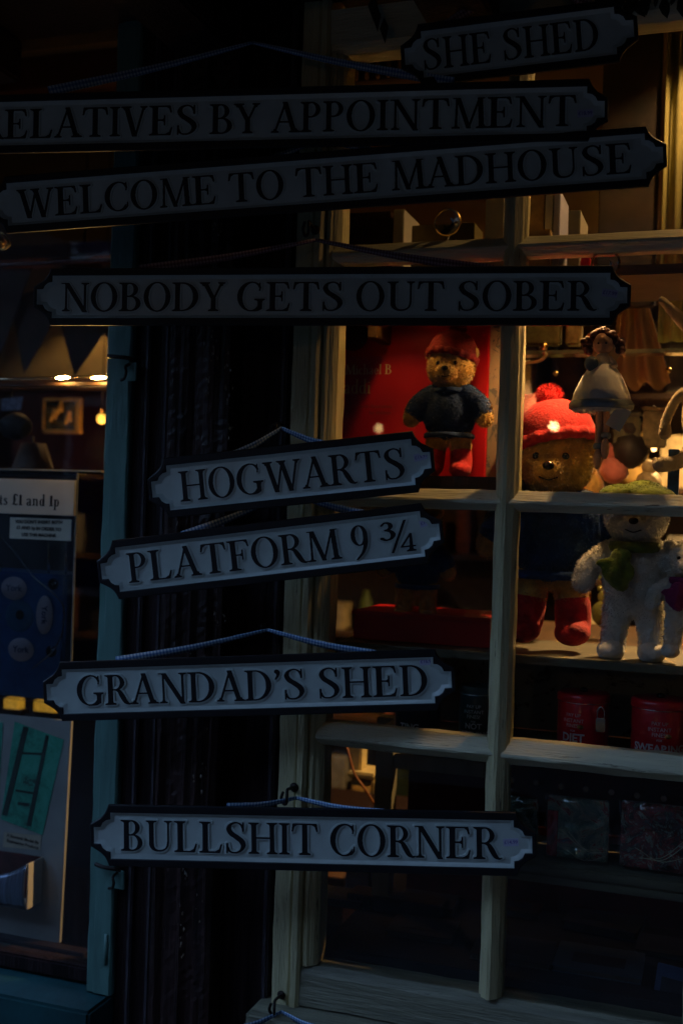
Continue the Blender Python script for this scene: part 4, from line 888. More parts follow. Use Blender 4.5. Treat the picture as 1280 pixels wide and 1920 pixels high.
for sx, ln in ((-3, 226), (10, 206)):
    tube('leg', [o(sx,0,-110), o(sx,0,-ln+30)], 6.5*k, skin, fd); lathe('ankle_frill', [(7*k,0),(10*k,-4*k),(10*k,-9*k),(7*k,-12*k)], o(sx,0,-ln+40), MATS['silver_tinsel'], fd, 14); ball('slipper', o(sx,-4,-ln+10), (8*k,11*k,20*k), skin, fd, 3)
ball('padded_heart', o(-18,-24,-40), (13*k,5*k,14*k), mat('grey_blue_satin', (.10,.14,.17), .35), fd, 3)
for sx in (-1, 1): tube('arm', smooth_path([o(sx*12,0,-26), o(sx*24,-8,-42), o(sx*14,-20,-46)], 4), 5*k, MATS['ivory_satin'], fd)
wing = mat('gauze_wing', (.55,.38,.2), .5)
for sx in (-1, 1):
    bm = bmesh.new(); bm.faces.new([bm.verts.new(o(sx*q[0], 14, q[1])) for q in ((4,-20),(18,14),(30,24),(38,10),(34,-16),(22,-30))]); w_ = bm_obj('wing', bm, wing, fd); w_.modifiers.new('s','SOLIDIFY').thickness = .001
tube('hanging_cord', [o(4,0,20), at(1134, 508, .028)], .0007, print_cream, fd)
bm = bmesh.new(); add_box(bm, (-15*k,-.0004,-32*k), (15*k,.0004,10*k), 0, Matrix.Translation(o(40,-30,-132)) @ Matrix.Rotation(R(28), 4, 'Y') @ Matrix.Rotation(R(20), 4, 'Z')); bm_obj('swing_tag', bm, card_white, fd)

# ---- long eared toy at the right edge
yr = .09; k = pxm(1280, 700, yr); c = at(1318, 668, yr); o = lambda a, b, z: c+Vector((a*k, b*k, z*k))
rt = thing('long_eared_rabbit', 'oat coloured rabbit toy with long ears and dangling limbs hanging at the right edge', 'soft toy', c)
blob_obj('body', [(c, (36*k,30*k,40*k)), (o(2,0,-110), (38*k,30*k,70*k))],
  [([o(-12,0,30), o(-40,-4,66), o(-78,-6,106)], [9*k,13*k,8*k]), ([o(16,0,34), o(30,0,70), o(36,0,120)], [9*k,13*k,8*k]),
   ([o(-20,-10,-60), o(-44,-18,-80), o(-62,-18,-120), o(-64,-18,-146)], [10*k,10*k,10*k,13*k]), ([o(-12,-10,-150), o(-24,-14,-186), o(-40,-26,-200), o(-70,-40,-206)], [14*k,13*k,14*k,15*k]), ([o(20,-6,-150), o(24,-8,-190), o(24,-30,-204)], [14*k,13*k,14*k])], fur_olive, rt, 4000, .0025, .0035)
for sx in (-12, 12): ball('eye', o(sx,-28,2), 4*k, eye_m, rt, 2)
bb = stock('box', 'narrow blue box standing behind the dangling feet of the rabbit', 'box', 1250, 842, 1271, 965, .13, .03, mat('spotted_blue_card', (.02,.08,.20), .5, noise=.6, scale=60))

# ---- money tins
def tin(lab, px, wpx, ptop, pbot, y, m, lines, grp, text_m, lock=False, knob=True, shift=0):
    k = pxm(px, 1350, y); r = wpx/2*k; x = X(px, 1350, y+r); z0 = zF+.001; z1 = Z(px, ptop, y+r)
    h = z1-z0; t = thing('money_tin', lab, 'tin', (x, y+r, z0), grp); C = (x, y+r, z0)
    lathe('can', [(0,0),(r*.97,0),(r,.002),(r,h*.80),(r*.985,h*.81)], C, m, t, 48)
    lathe('lid', [(r*1.03,h*.80),(r*1.045,h*.815),(r*1.03,h*.90),(r*.98,h*.93),(r*.9,h*.935),(0,h*.94)], C, m, t, 48); lathe('rim', [(r*1.005,h*.785),(r*1.03,h*.79),(r*1.03,h*.798),(r*1.005,h*.80)], C, steel, t, 48)
    ball('lid_knob', (x, y+r, z0+h*.96), (r*.16, r*.16, h*.05), eye_m, t, 2)
    for s, size, zz, bold in lines:
        me = text_mesh(s, size*h, .0001, bold*h)
        for v in me.vertices:
            a = v.co.x/r + shift; rr = r+.0006; v.co = Vector((x+rr*math.sin(a), y+r-rr*math.cos(a), z0+h*zz+v.co.y))
        me.materials.append(text_m); link('lettering', me, t)
    if knob:
        a = .30+shift; ball('key_slot', (x+r*math.sin(a), y+r-r*math.cos(a), z0+h*.42), (r*.13,.004,h*.04), mat('dull_brass', (.3,.2,.08), .35, metal=.8), t, 2)
    if lock:
        a = .78; p = Vector((x+(r+.004)*math.sin(a), y+r-(r+.004)*math.cos(a), z0+h*.62)); pl = link('padlock', None, t) if False else None
        b = box('padlock', p+Vector((-.009,-.004,-.03)), p+Vector((.009,.004,-.004)), steel, t, .002); tube('shackle', smooth_path([p+Vector((-.006,0,-.006)), p+Vector((-.006,0,.008)), p+Vector((0,0,.016)), p+Vector((.006,0,.008)), p+Vector((.006,0,-.006))], 4), .0016, steel, b)
PU = [('PAY UP', .075, .60, .001), ('INSTANT', .085, .51, .0004), ('FINES!', .085, .43, .0004), ('FOR', .045, .35, .0004)]
tin('red money tin with a padlock and diet lettering', 1092, 96, 1289, 1412, .10, red_tin, [(s, z, h, b) for s, z, h, b in PU]+[('DIET', .18, .235, .006), ('CHEATING', .10, .12, .003)], 'red money tins', print_white, lock=True, shift=-.28)
tin('red money tin with swearing lettering at the right edge', 1236, 106, 1300, 1428, .075, red_tin, PU+[('SWEARING', .165, .22, .006)], 'red money tins', print_white, shift=.05)
tin('dark green money tin for not listening, left of the upright bar', 893, 66, 1276, 1385, .10, green_tin, PU+[('NOT', .13, .27, .004), ('LISTENING', .12, .14, .003)], 'dark money tins', print_white, knob=False)
tin('dark money tin half behind the end of the grandad sign', 782, 88, 1270, 1375, .10, mat('black_tin', (.01,.02,.028), .3, coat=.4), [('TING', .15, .17, .005)], 'dark money tins', print_white, knob=False, shift=-.1)

# ---- cellophane packs on the ledge
def pack(lab, px0, px1, py0, py1, y, m, spine=None):
    x0, x1 = X(px0,1560,y), X(px1,1560,y); z0 = zG+.001; z1 = Z((px0+px1)/2, py0, y); t = thing('wrapped_pack', lab, 'gift pack', (x0, y, z0), 'cellophane wrapped gift packs')
    wbox('card', x0+.004, x1-.004, y+.006, y+.02, z0+.003, z1-.004, m, t)
    if spine: wbox('spine_strip', x0+.005, x0+.024, y+.003, y+.0055, z0+.004, z1-.03, red_card, t, 0)
    bm = bmesh.new(); n = 40; G = []
    for j in range(n+1):
        G.append([])
        for i in range(n+1):
            u, v = i/n, j/n; e_ = min(u, v, 1-u, 1-v); d = .0032*min(1, e_*12)
            cr = abs(math.sin((u*7+v*5+math.sin(v*9+u*3)))) ; cr2 = abs(math.sin(u*11-v*8+2*math.sin(u*6)))
            G[j].append(bm.verts.new((x0+(x1-x0)*u, y+.0035-d-.003*(cr**8+cr2**10), z0+(z1-z0)*v)))
    for a, b in zip(G, G[1:]):
        for i in range(n): f = bm.faces.new((a[i], a[i+1], b[i+1], b[i])); f.smooth = True
    bm_obj('wrapping', bm, cello, t)
    # crinkle tails catching the light
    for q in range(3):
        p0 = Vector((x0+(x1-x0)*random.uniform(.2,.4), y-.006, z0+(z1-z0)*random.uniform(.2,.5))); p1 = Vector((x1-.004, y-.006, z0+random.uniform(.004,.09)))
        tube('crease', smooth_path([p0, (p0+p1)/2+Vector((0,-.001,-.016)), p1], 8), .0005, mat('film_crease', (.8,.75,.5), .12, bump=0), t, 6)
pack('narrow cellophane wrapped pack beside the upright glazing bar', 948, 1009, 1494, 1622, .10, pic_dark)
pack('dark cellophane wrapped pack with a red strip, in the middle of the ledge', 1019, 1143, 1495, 1636, .09, pic_dark, True)
pack('pale busy patterned wrapped pack at the right edge of the ledge', 1158, 1292, 1506, 1652, .08, pic_mix)
# ---- flat books and cards lying on the display floor
FL = [(640,1800,.30,.10,.016,'grey'),(800,1790,.35,.12,.014,'a'),(790,1835,.20,.13,.012,'b'),(960,1800,.40,.12,.014,'c'),(960,1862,.16,.15,.012,'d'),(1130,1810,.38,.15,.018,'e'),(1120,1880,.17,.16,.012,'f'),(1250,1850,.30,.12,.01,'g')]
labs = ['grey flat book on the display floor beside the inner post','flat book with a pale cover at the back left of the display floor','flat pale booklet at the front left of the display floor','flat tan book behind the lower glazing bar','flat grey booklet in front of the tan book','thick slate blue book at the back of the display floor','pale blue card with a dark print at the front of the display floor','flat grey card under the leaning blue folder']
cs = [(.02,.02,.025),(.03,.03,.036),(.025,.025,.03),(.05,.03,.015),(.03,.033,.04),(.02,.025,.045),(.05,.08,.10),(.03,.03,.035)]
for (px, py, y, w_, h_, nm), lab, col in zip(FL, labs, cs):
    p = at(px, py, y); Q = Matrix.Translation((p.x, y, zFl+.001)) @ Matrix.Rotation(R(random.uniform(-8, 8)), 4, 'Z'); t = thing('flat_book', lab, 'book', (p.x, y, zFl), 'books and cards lying on the display floor')
    m_ = mat('cover_'+nm, col, .6, noise=.1, scale=12); box('cover', (-w_/2, -w_*.4, .0), (w_/2, w_*.4, .0015), m_, t, 0, Q); box('pages', (-w_/2+.003, -w_*.4+.003, .002), (w_/2-.003, w_*.4-.003, h_-.002), mat('dull_pages', (.06,.06,.055), .7), t, 0, Q); box('cover', (-w_/2, -w_*.4, h_-.0015), (w_/2, w_*.4, h_), m_, t, 0, Q)
    box('print', (-w_*.3, -w_*.2, h_+.0002), (w_*.3, w_*.1, h_+.0006), mat('slate_print', (.02,.022,.03), .6), t, 0, Q)
fo = thing('leaning_folder', 'slate blue folder leaning in the bottom right corner of the window', 'folder', at(1262,1900,.10)); Q = Matrix.Translation(at(1262,1870,.10)) @ Matrix.Rotation(R(-14), 4, 'X') @ Matrix.Rotation(R(6), 4, 'Y')
box('cover', (-.035,-.003,-.05), (.06,.0,.052), mat('slate_blue_card', (.05,.07,.14), .6), fo, .001, Q); box('print', (-.025,-.0036,-.03), (.05,-.0032,.03), mat('slate_print', (.02,.022,.03)), fo, 0, Q)
# ---- pieces seen through the lower left panes
cb = thing('cream_bracket', 'cream stacked holder with an orange cord behind the lower left pane', 'holder', at(680,1500,.55)); y = .55
def q3(px0, py0, px1, py1, yy, dep, m, nm): return box(nm, (X(px0,py1,yy), yy, Z((px0+px1)/2,py1,yy)), (X(px1,py1,yy), yy+dep, Z((px0+px1)/2,py0,yy)), m, cb, .004)
cp = mat('cream_plastic', (.55,.45,.2), .4)
q3(652,1395,676,1448,y,.05,cp,'upright'); q3(650,1449,702,1462,y-.02,.09,cp,'tray'); q3(655,1464,692,1474,y-.01,.07,cp,'tray'); q3(694,1464,702,1490,y-.02,.05,cp,'peg')
tube('cord', smooth_path([at(650,1400,y-.05), at(664,1450,y-.06), at(684,1480,y-.06), at(706,1515,y-.05)], 6), .003, mat('orange_cord', (.3,.1,.02), .6), cb)
gc = thing('grey_cabinet', 'grey blue cabinet standing left of the inner post behind the lower left pane', 'cabinet', at(680,1830,.36)); wbox('carcass', X(645,1720,.36), X(688,1720,.36), .36, .41, zFl+.001, Z(670,1600,.45), mat('grey_blue_paint', (.16,.18,.24), .6), gc); wbox('door', X(690,1720,.36), X(704,1720,.36), .365, .41, zFl+.03, Z(670,1600,.45)-.01, MATS['grey_blue_paint'], gc)
yb_ = thing('amber_bottle', 'amber glass bottle standing left of the grey cabinet', 'bottle', at(634,1710,.6)); ab = mat('amber_glow_glass', (.45,.28,.04), .2, coat=.6)
kz = pxm(636,1700,.6); lathe('glass', [(0,0),(12*kz,0),(12*kz,60*kz),(5*kz,84*kz),(5*kz,104*kz),(0,104*kz)], at(634,1705,.6), ab, yb_, 20); lathe('cap', [(6*kz,0),(6*kz,10*kz),(0,10*kz)], at(634,1705,.6)+Vector((0,0,104.5*kz)), eye_m, yb_, 16)
wbt = tag(wbox('low_table', X(600,1710,.5)-.3, X(642,1710,.5), .5, .95, zFl-.02, at(634,1705,.6).z-.001, oak), 'low oak table behind the lower left pane', 'table')

cbk = thing('low_cupboard', 'dark low cupboard behind the lower left pane', 'cupboard', (-.3, .85, .17)); wbox('carcass', -1.2, X(735,1500,.9), .95, 1.3, .17, Z(670,1560,.95), dark_wood, cbk); wbox('worktop', -1.22, X(735,1500,.9)+.01, .93, 1.31, Z(670,1560,.95)+.001, Z(670,1560,.95)+.02, dark_wood, cbk)

# ---------------------------------------------------------------- behind the left window: coin machine, notices, lamps
XL = -2.05
y = .10
cm = thing('coin_machine', 'souvenir coin machine in a clear case with oval stickers and a red arrow', 'coin machine', at(60,1330,.2))
zc0 = Z(80,1322,.12); zc1 = Z(80,884,.10); xr = X(142,1000,.10)
wbox('back_board', X(-150,1150,.32), X(190,1150,.32), .34, .36, zc0, zc1-.02, mat('black_board', (.008,.009,.015), .6), cm)
wbox('case_front', X(-150,1100,.10), xr, .10, .103, zc0+.01, zc1, acrylic, cm, 0); wbox('case_side', xr+.0005, xr+.0035, .10, .33, zc0+.01, zc1, acrylic, cm, 0)
wbox('case_edge', xr+.0002, xr+.0042, .0945, .0995, zc0+.01, zc1, mat('edge_lit_plastic', (.30,.32,.30), .15, coat=1), cm); wbox('case_top', X(-150,900,.10), X(200,884,.12), .098, .33, zc1+.0005, zc1+.005, mat('edge_lit_plastic', (.3,.3,.3)), cm)
wbox('lid', X(-150,900,.4), xr, .3305, .66, zc1, zc1+.006, blue_dk, cm)  # cover added to keep pendant light off the notice board edge
wbox('mechanism', X(-150,1200,.17), X(120,1200,.17), .17, .30, Z(60,1310,.17), Z(60,1075,.17), mat('blue_enamel', (.04,.17,.5), .35, coat=.3), cm, .006)
wbox('side_panel', X(147,1150,.25), X(186,1150,.25), .25, .30, Z(165,1240,.25), Z(165,1075,.25), mat('blue_enamel', (.012,.035,.10)), cm, .004)
km = pxm(60,1150,.17)
def disc(nm, px, py, r, m, par=cm, yy=.17, h=.004): return lathe(nm, [(0,h),(r*.9,h),(r,h*.6),(r,-.002)], (0,0,0), m, par, 28, Matrix.Translation(at(px,py,yy)) @ Matrix.Rotation(R(90), 4, 'X'))
disc('hub', 38,1155,30*km,mat('blue_enamel_light', (.05,.2,.4), .35)); disc('hub_bore', 38,1153,9*km,eye_m,yy=.1655,h=.001)
for px, py in ((101,1095),(97,1221)): disc('bolt', px, py, 11*km, mat('dark_blue_steel', (.02,.03,.06), .3, metal=.5)); disc('bolt_head', px, py, 5*km, eye_m, yy=.1655, h=.002)
def oval(px, py, rx, ry, words, rot=0):
    c = at(px, py, .165); bm = bmesh.new(); add_lathe(bm, [(0,.0006),(1,.0006),(1,0)], (0,0,0), 36); bmesh.ops.transform(bm, matrix=Matrix.Translation(c) @ Matrix.Rotation(R(90),4,'X') @ Matrix.Diagonal((rx*km,ry*km,1,1)), verts=bm.verts)
    s = bm_obj('oval_sticker', bm, mat('pale_lilac_sticker', (.85,.78,.95), .5, noise=.08), cm)
    put_text('lettering', words, 17*km, c+Vector((0,-.0012,0)), print_blue, s, rot, .0004)
oval(27,1103,28,22,'York'); oval(84,1153,18,36,'York',R(-90)); oval(40,1218,28,22,'York')
bm = bmesh.new(); bm.faces.new([bm.verts.new(at(px,py,.235)) for px,py in ((178,1156),(178,1180),(132,1180),(132,1184),(117,1166),(132,1151),(132,1156))]); ar = bm_obj('red_arrow', bm, mat('red_arrow_card', (.50,.03,.02), .5), cm); ar.modifiers.new('s','SOLIDIFY').thickness = .002
for kk in range(2): tube('guide_rod', [at(92+kk*32,1018,.2), at(92+kk*32,1080,.2)], .002, steel, cm)
tube('drive_belt', smooth_path([at(2,1005,.14), at(34,1042,.14), at(62,1080,.14), at(116,1130,.14), at(118,1180,.14), at(100,1220,.14), at(60,1255,.14)], 6), .0014, steel, cm)
# lights on the machine
g = box('green_lamp', at(153,905,.2), at(160,922,.2)+Vector((0,.006,0)), mat('green_led', (.02,.3,.08), .3, emit=(.02,1,.15), estr=.03), cm, .001)
g = box('blue_lamp', at(150,943,.2), at(167,965,.2)+Vector((0,.006,0)), mat('blue_led', (.02,.08,.6), .3, emit=(.02,.10,1), estr=.09), cm, .001)
# notice plaque and handwritten card
PQM = mat('ivory_plaque', (.80,.72,.58), .6, noise=.05)
pq = thing('price_plaque', 'cream plaque with black old english coin prices above the handwritten card', 'notice', at(70,965,.09)); wbox('plaque', X(-150,930,.09), X(141,930,.09), .088, .0975, Z(70,965,.09), Z(70,899,.09), PQM, pq, .001)
kp = pxm(70,940,.09); put_serif('ts £1 and 1p', -1, 946, 21*kp, .0878, ink, pq, 1.18, .05, 1.6, sp=.34)
hc = thing('handwritten_card', 'small white handwritten card about the coins needed for the machine', 'notice', at(72,1014,.09)); wbox('card', X(15,995,.09), X(130,995,.09), .0975, .0985, Z(72,1012,.09), Z(72,972,.09), PQM, hc, 0)
for i, s in enumerate(("YOU DON'T INSERT BOTH", '£1 AND 1p IN ORDER TO', 'USE THIS MACHINE')): put_text('handwriting', s, 8.6*kp, at(73,979+i*12.2,.0968), ink, hc, R(random.uniform(-1,1)), .0003)
# board with leaflet, caption and coin pocket
nb = thing('notice_board', 'pale grey board standing below the coin machine with a green leaflet on it', 'board', at(60,1770,.10)); yb2 = .10
bm = bmesh.new(); P = [at(px,py,yb2) for px,py in ((-150,1326),(134,1352),(112,1768),(-150,1735))]
f = bm.faces.new([bm.verts.new(p) for p in P]); bm.normal_update(); r_ = bmesh.ops.extrude_face_region(bm, geom=[f]); bmesh.ops.translate(bm, vec=(0,.008,0), verts=[v for v in r_['geom'] if isinstance(v, bmesh.types.BMVert)]); bmesh.ops.recalc_face_normals(bm, faces=bm.faces); bm_obj('board', bm, grey_board, nb)
def quad(nm, pts, yy, m, par, th=.0006):
    bm = bmesh.new(); a = [bm.verts.new(at(px,py,yy)) for px,py in pts]; b = [bm.verts.new(v.co+Vector((0,th,0))) for v in a]; bm.faces.new(a); bm.faces.new(b[::-1]); n = len(a)
    for i in range(n): bm.faces.new((a[i], b[i], b[(i+1)%n], a[(i+1)%n]))
    bmesh.ops.recalc_face_normals(bm, faces=bm.faces); return bm_obj(nm, bm, m, par)
lf = thing('green_leaflet', 'tilted green engraved leaflet pinned to the grey board', 'leaflet', at(60,1470,.098)); quad('paper', ((28,1353),(120,1387),(80,1566),(2,1536)), .0985, leaflet_m, lf)
for pts in (((44,1362),(54,1364),(14,1530),(4,1528)),((86,1378),(92,1380),(58,1550),(50,1548)),((42,1410),(80,1412),(79,1416),(41,1414)),((30,1480),(66,1486),(65,1490),(29,1484)),((34,1504),(56,1506),(55,1512),(33,1509))): quad('ink_line', pts, .0978, mat('dark_green_ink', (.01,.03,.025), .7), lf)
lf2 = thing('green_leaflet', 'green leaflet cut off at the left edge of the grey board', 'leaflet', at(-20,1440,.098)); quad('paper', ((-60,1350),(6,1355),(-4,1530),(-70,1510)), .0985, leaflet_m, lf2)
cpn = thing('caption_label', 'small cream caption label between the leaflet and the coin pocket', 'label', at(42,1578,.098)); quad('label', ((8,1560),(78,1567),(76,1594),(6,1588)), .0985, paper, cpn)
for i, s in enumerate(('A Souvenir Model By', 'Engineering Products')): put_text('lettering', s, 8.2*kp, at(43,1573+i*10,.0980), ink, cpn, R(-5), .0002)
cpk = thing('coin_pocket', 'open grey pocket with a curved striped front on the lower part of the board', 'pocket', at(38,1680,.09))
x0, x1 = X(-60,1640,.06), X(76,1640,.09); zt, zb = Z(40,1603,.09), Z(40,1688,.09)
wbox('side', x1-.003, x1, .045, .0985, zb, zt, card_white, cpk); wbox('base', x0, x1-.004, .05, .098, zb, zb+.003, card_white, cpk); wbox('back', x0, x1-.0035, .094, .0985, zb+.004, zt, maroon, cpk)
bm = bmesh.new(); G = []
for j in range(9): G.append([bm.verts.new((x0+(x1-.0035-x0)*i/24, .045-.010*math.sin(j/8*math.pi), zb+(zt-zb)*(j/8)*(.60+.40*(i/24)**3))) for i in range(25)])
for a, b in zip(G, G[1:]):
    for i in range(24): f = bm.faces.new((a[i],a[i+1],b[i+1],b[i])); f.smooth = True
fp = bm_obj('front', bm, mat('striped_steel', (.2,.25,.36), .25, metal=.7, noise=.7, scale=30, stretch=(4,1,.1), bump=0), cpk); fp.modifiers.new('s','SOLIDIFY').thickness = .0015
bl = tag(wbox('black_ledge', XL, X(158,1810,.06), .055, .085, Z(80,1830,.06), Z(80,1772,.06), mat('black_purple_paint', (.015,.012,.022), .45)), 'black ledge along the foot of the grey board', 'ledge')
# glowing amber blocks standing in for lit window reflections under the machine
for px0, px1, py0, py1, lab in ((6,36,1311,1331,'small square amber block standing in for a lit window reflection under the coin machine at the left'), (62,104,1316,1337,'wider amber block standing in for a lit window reflection beside the end of the grandad sign')):
    t = thing('reflection_block', lab, 'lamp', at(px0,py1,.5), 'amber reflection blocks under the coin machine'); box('glass', at(px0,py1,.5), at(px1,py0,.5)+Vector((0,.03,0)), mat('reflection_glow_glass', (.8,.5,.1), .4, emit=(1,.52,.05), estr=.03, noise=.6, scale=60), t, .003); box('base', at(px0-4,py1+9,.497), at(px1+4,py1+1,.497)+Vector((0,.04,0)), iron, t)  # block glows in place of a reflected lit window; no lamp here

# upper part: ceiling beams, bunting, rail, bulbs, picture
def beam(nm, px0, py0, px1, py1, yy, dep, m, lab, cat, bev=.004):
    return tag(box(nm, (min(X(px0,py1,yy), X(px1,py1,yy)), yy, Z((px0+px1)/2,py1,yy)), (max(X(px0,py0,yy), X(px1,py0,yy)), yy+dep, Z((px0+px1)/2,py0,yy)), m, bev=bev), lab, cat)
beam('ceiling_beam', -200, 462, 232, 488, .9, .12, mat('red_brown_timber', (.05,.012,.006), .5, noise=.4, scale=8), 'red brown ceiling beam behind the upper part of the side window', 'beam')
beam('ceiling_beam', -200, 100, 232, 170, .7, .14, MATS['red_brown_timber'], 'higher dark ceiling beam above the relatives sign', 'beam')
beam('display_rail', -200, 492, 232, 498, .5, .02, MATS['red_brown_timber'], 'thin wooden rail just above the bunting', 'rail')
for i, (a, b, c_) in enumerate((((-40,505),(60,505),(-10,700)),((20,560),(150,520),(45,702)),((90,520),(205,610),(140,706)),((130,505),(235,505),(215,660)))):
    t = thing('bunting_flag', ['dark bunting flag cut off at the left edge', 'dark bunting flag above the bright rail, second from the left', 'broad dark bunting flag in the middle above the bright rail', 'dark bunting flag against the teal stile'][i], 'bunting', at(*c_, .62+.02*i), 'dark bunting flags')
    quad('cloth', (a, b, c_), .62+.02*i, mat('brown_bunting', (.035,.014,.008), .8, noise=.3), t, .001); tube('hem', [at(*a, .619+.02*i), at(*b, .619+.02*i)], .003, MATS['brown_bunting'], t)
hx = thing('wood_screen', 'pale ochre painted screen board behind the bunting', 'screen', at(60,600,1.2)); wbox('panel', -1.9, X(250,600,1.2), 1.2, 1.22, Z(60,708,1.2), Z(60,250,1.2), mat('olive_screen_paint', (.12,.09,.035), .8, noise=.12), hx); wbox('foot_rail', -1.9, X(250,600,1.2), 1.19, 1.23, Z(60,730,1.2), Z(60,709,1.2), oak, hx)
rl = thing('picture_rail_light', 'polished rail with two warm strip lamps shining across the side window', 'light', at(100,708,.06))
tube('rail', [at(-200,717,.065), at(203,706,.065)], .0034, mat('pale_brass', (.75,.55,.35), .22, metal=1), rl, 12); box('shelf_edge', at(-200,726,.07), at(203,716,.07)+Vector((0,.02,0)), oak, rl)
for px, w_ in ((118,13),(186,14)): tube('lamp_tube', [at(px-w_,709,.056), at(px-w_*.5,708.6,.056), at(px+w_*.5,708,.056), at(px+w_,707.6,.056)], [.001,.0034,.0034,.001], bulb_m, rl, 10)
def bulb(px, py, yy, rpx, lab, energy, cord=None, mm=None):
    k = pxm(px,py,yy); c = at(px,py,yy); t = thing('lamp_bulb', lab, 'lamp', c)
    ball('glass', c, rpx*k, mm or bulb_m, t, 3); lathe('cap', [(rpx*k*.5,0),(rpx*k*.5,rpx*k*.8),(0,rpx*k*.8)], c+Vector((0,0,rpx*k*.95)), brass, t, 12); tube('flex', [c+Vector((0,0,rpx*k*1.6)), Vector((c.x,c.y,2.745))], .002, iron, t)
    if energy:
        l = bpy.data.lights.new('lamp_light', 'POINT'); l.energy = energy; l.color = (1,.50,.16); l.shadow_soft_size = .05; lo = bpy.data.objects.new('lamp_light', l); COL.objects.link(lo); lo.parent = t; lo.location = (0,0,-rpx*k*2.0-.06)
    return t
bulb(191, 785, 1.1, 9, 'round warm bulb glowing beside the teal stile', .25, mm=small_bulb_m)
pc = thing('framed_picture', 'gilt framed dark picture behind the side window next to the warm bulb', 'picture', at(115,780,1.15)); q = box('picture', at(84,806,1.15), at(146,752,1.15)+Vector((0,.01,0)), mat('murky_painting', (.03,.025,.01), .2, noise=.8, scale=25, coat=.6), pc, 0)
for a, b in (((80,752),(150,746)),((80,812),(150,806)),((78,806),(84,752)),((140,806),(150,752))): box('frame', at(a[0],a[1],1.145), at(b[0],b[1],1.145)+Vector((0,.02,0)), mat('tarnished_gilt', (.35,.2,.05), .35, metal=.7), pc)
for px, py in ((100,775),(112,762),(128,780)): tube('gilt_figure', smooth_path([at(px-5,py+16,1.14), at(px,py,1.14), at(px+3,py-8,1.14), at(px+4,py+10,1.14)], 4), .004, MATS['tarnished_gilt'], pc)
hb = thing('black_bag', 'black bag with a checked flap hanging at the left edge below the bright rail', 'bag', at(30,760,.5)); bm = bmesh.new(); add_ball(bm, at(30,800,.5), (.045,.03,.035), 3, .003); bm_obj('bag', bm, mat('black_cloth', (.008,.008,.01), .8), hb); quad('flap', ((2,748),(44,744),(40,768),(4,770)), .465, mat('slate_check', (.10,.11,.16), .7, noise=.5, scale=90), hb, .002); tube('strap', [at(22,745,.48), at(22,724,.46)], .002, iron, hb)
ls = thing('table_lamp', 'unlit table lamp with a dark cone shade under the black bag', 'lamp', at(62,880,.6)); lathe('shade', [(.055,0),(.032,.07),(.03,.07),(.052,0)], at(62,880,.6), mat('brown_shade', (.07,.035,.02), .7), ls, 28); tube('stem', [at(62,884,.6)+Vector((0,0,-.12)), at(62,818,.6)], .004, iron, ls)
gb = thing('brass_ornament', 'shiny brass ornament catching light at the left edge under the madhouse sign', 'ornament', at(6,455,.08)); ball('globe', at(2,452,.08), 13*pxm(6,455,.08), brass, gb, 4); tube('scroll', smooth_path([at(-10,430,.08), at(8,440,.07), at(18,458,.07), at(6,468,.07), at(-8,462,.08)], 6), .003, brass, gb)
ch = thing('china_cabinet', 'dark cabinet with shelves far inside behind the side window', 'cabinet', at(100,900,1.6)); wbox('carcass', -1.95, X(250,900,1.7), 1.72, 1.9, .17, Z(60,735,1.7), mat('red_brown_timber', (.05,.012,.006)), ch)
for z in (.6, .9, 1.2): wbox('shelf', -1.9, X(248,900,1.7), 1.6, 1.719, z, z+.02, oak, ch)

# ---------------------------------------------------------------- deep interior of the shop, seen out of focus
def cabinet(lab, x0, x1, yy, z1, n, seed):
    rd = random.Random(seed); t = thing('stock_shelves', lab + ', blurred far behind the window panes', 'shelves', (x0, yy, .16))
    wbox('back', x0, x1, yy+.3, yy+.32, .17, z1, mat('olive_backing', (.14,.10,.035), .7), t); wbox('side', x0-.02, x0-.001, yy, yy+.32, .17, z1, oak, t); wbox('side', x1+.001, x1+.02, yy, yy+.32, .17, z1, oak, t)
    pal = [('cream_stock',(.5,.4,.2)),('green_stock',(.10,.14,.03)),('brown_stock',(.12,.05,.02)),('ochre_stock',(.45,.28,.07)),('grey_stock',(.2,.19,.15)),('black_stock',(.02,.015,.012)),('rust_stock',(.25,.07,.03))]
    for i in range(n):
        z = .35+(z1-.4)*i/(n-1); wbox('shelf', x0, x1, yy, yy+.299, z-.02, z, oak, t)
        x = x0+.02
        while x < x1-.12 and i < n-1:
            w_ = rd.uniform(.05,.15); h = rd.uniform(.08,.22); nm, col = rd.choice(pal); m_ = mat(nm, col, .6, noise=.4, scale=25)
            if rd.random() < .5: o_ = wbox('stock_box', x, x+w_, yy+.06, yy+.2, z+.001, z+h, m_)
            else: o_ = lathe('stock_jar', [(0,0),(w_*.42,0),(w_*.5,h*.2),(w_*.45,h*.7),(w_*.22,h*.9),(w_*.25,h),(0,h)], (x+w_*.5, yy+.13, z+.001), m_, None, 18)
            tag(o_, 'blurred %s %s, shelf %s, %s shelves' % (nm.split('_')[0], 'box' if o_.name.startswith('stock_box') else 'jar', 'one two three four five six seven'.split()[i], lab.replace('tall stock shelves','').strip()), 'shop stock', 'blurred stock on the back shelves'); x += w_+rd.uniform(.01,.06)
cabinet('tall stock shelves right rear', .05, 1.0, 1.9, 2.3, 7, 4)
cabinet('tall stock shelves left rear', -1.0, -.15, 2.3, 2.4, 7, 9)
dr = thing('draped_cloth', 'pale gauzy cloth draped behind the fairy doll', 'cloth', at(1195,560,.7)); bm = bmesh.new(); G = []
for j in range(12):
    v = j/11; G.append([bm.verts.new(at(1185+(i/20-.5)*(30+95*v)+10*v, 520+v*205+8*math.sin(i*.9)*v, .70)+Vector((0,.02*math.sin(i*.8)*(.3+v),0))) for i in range(21)])
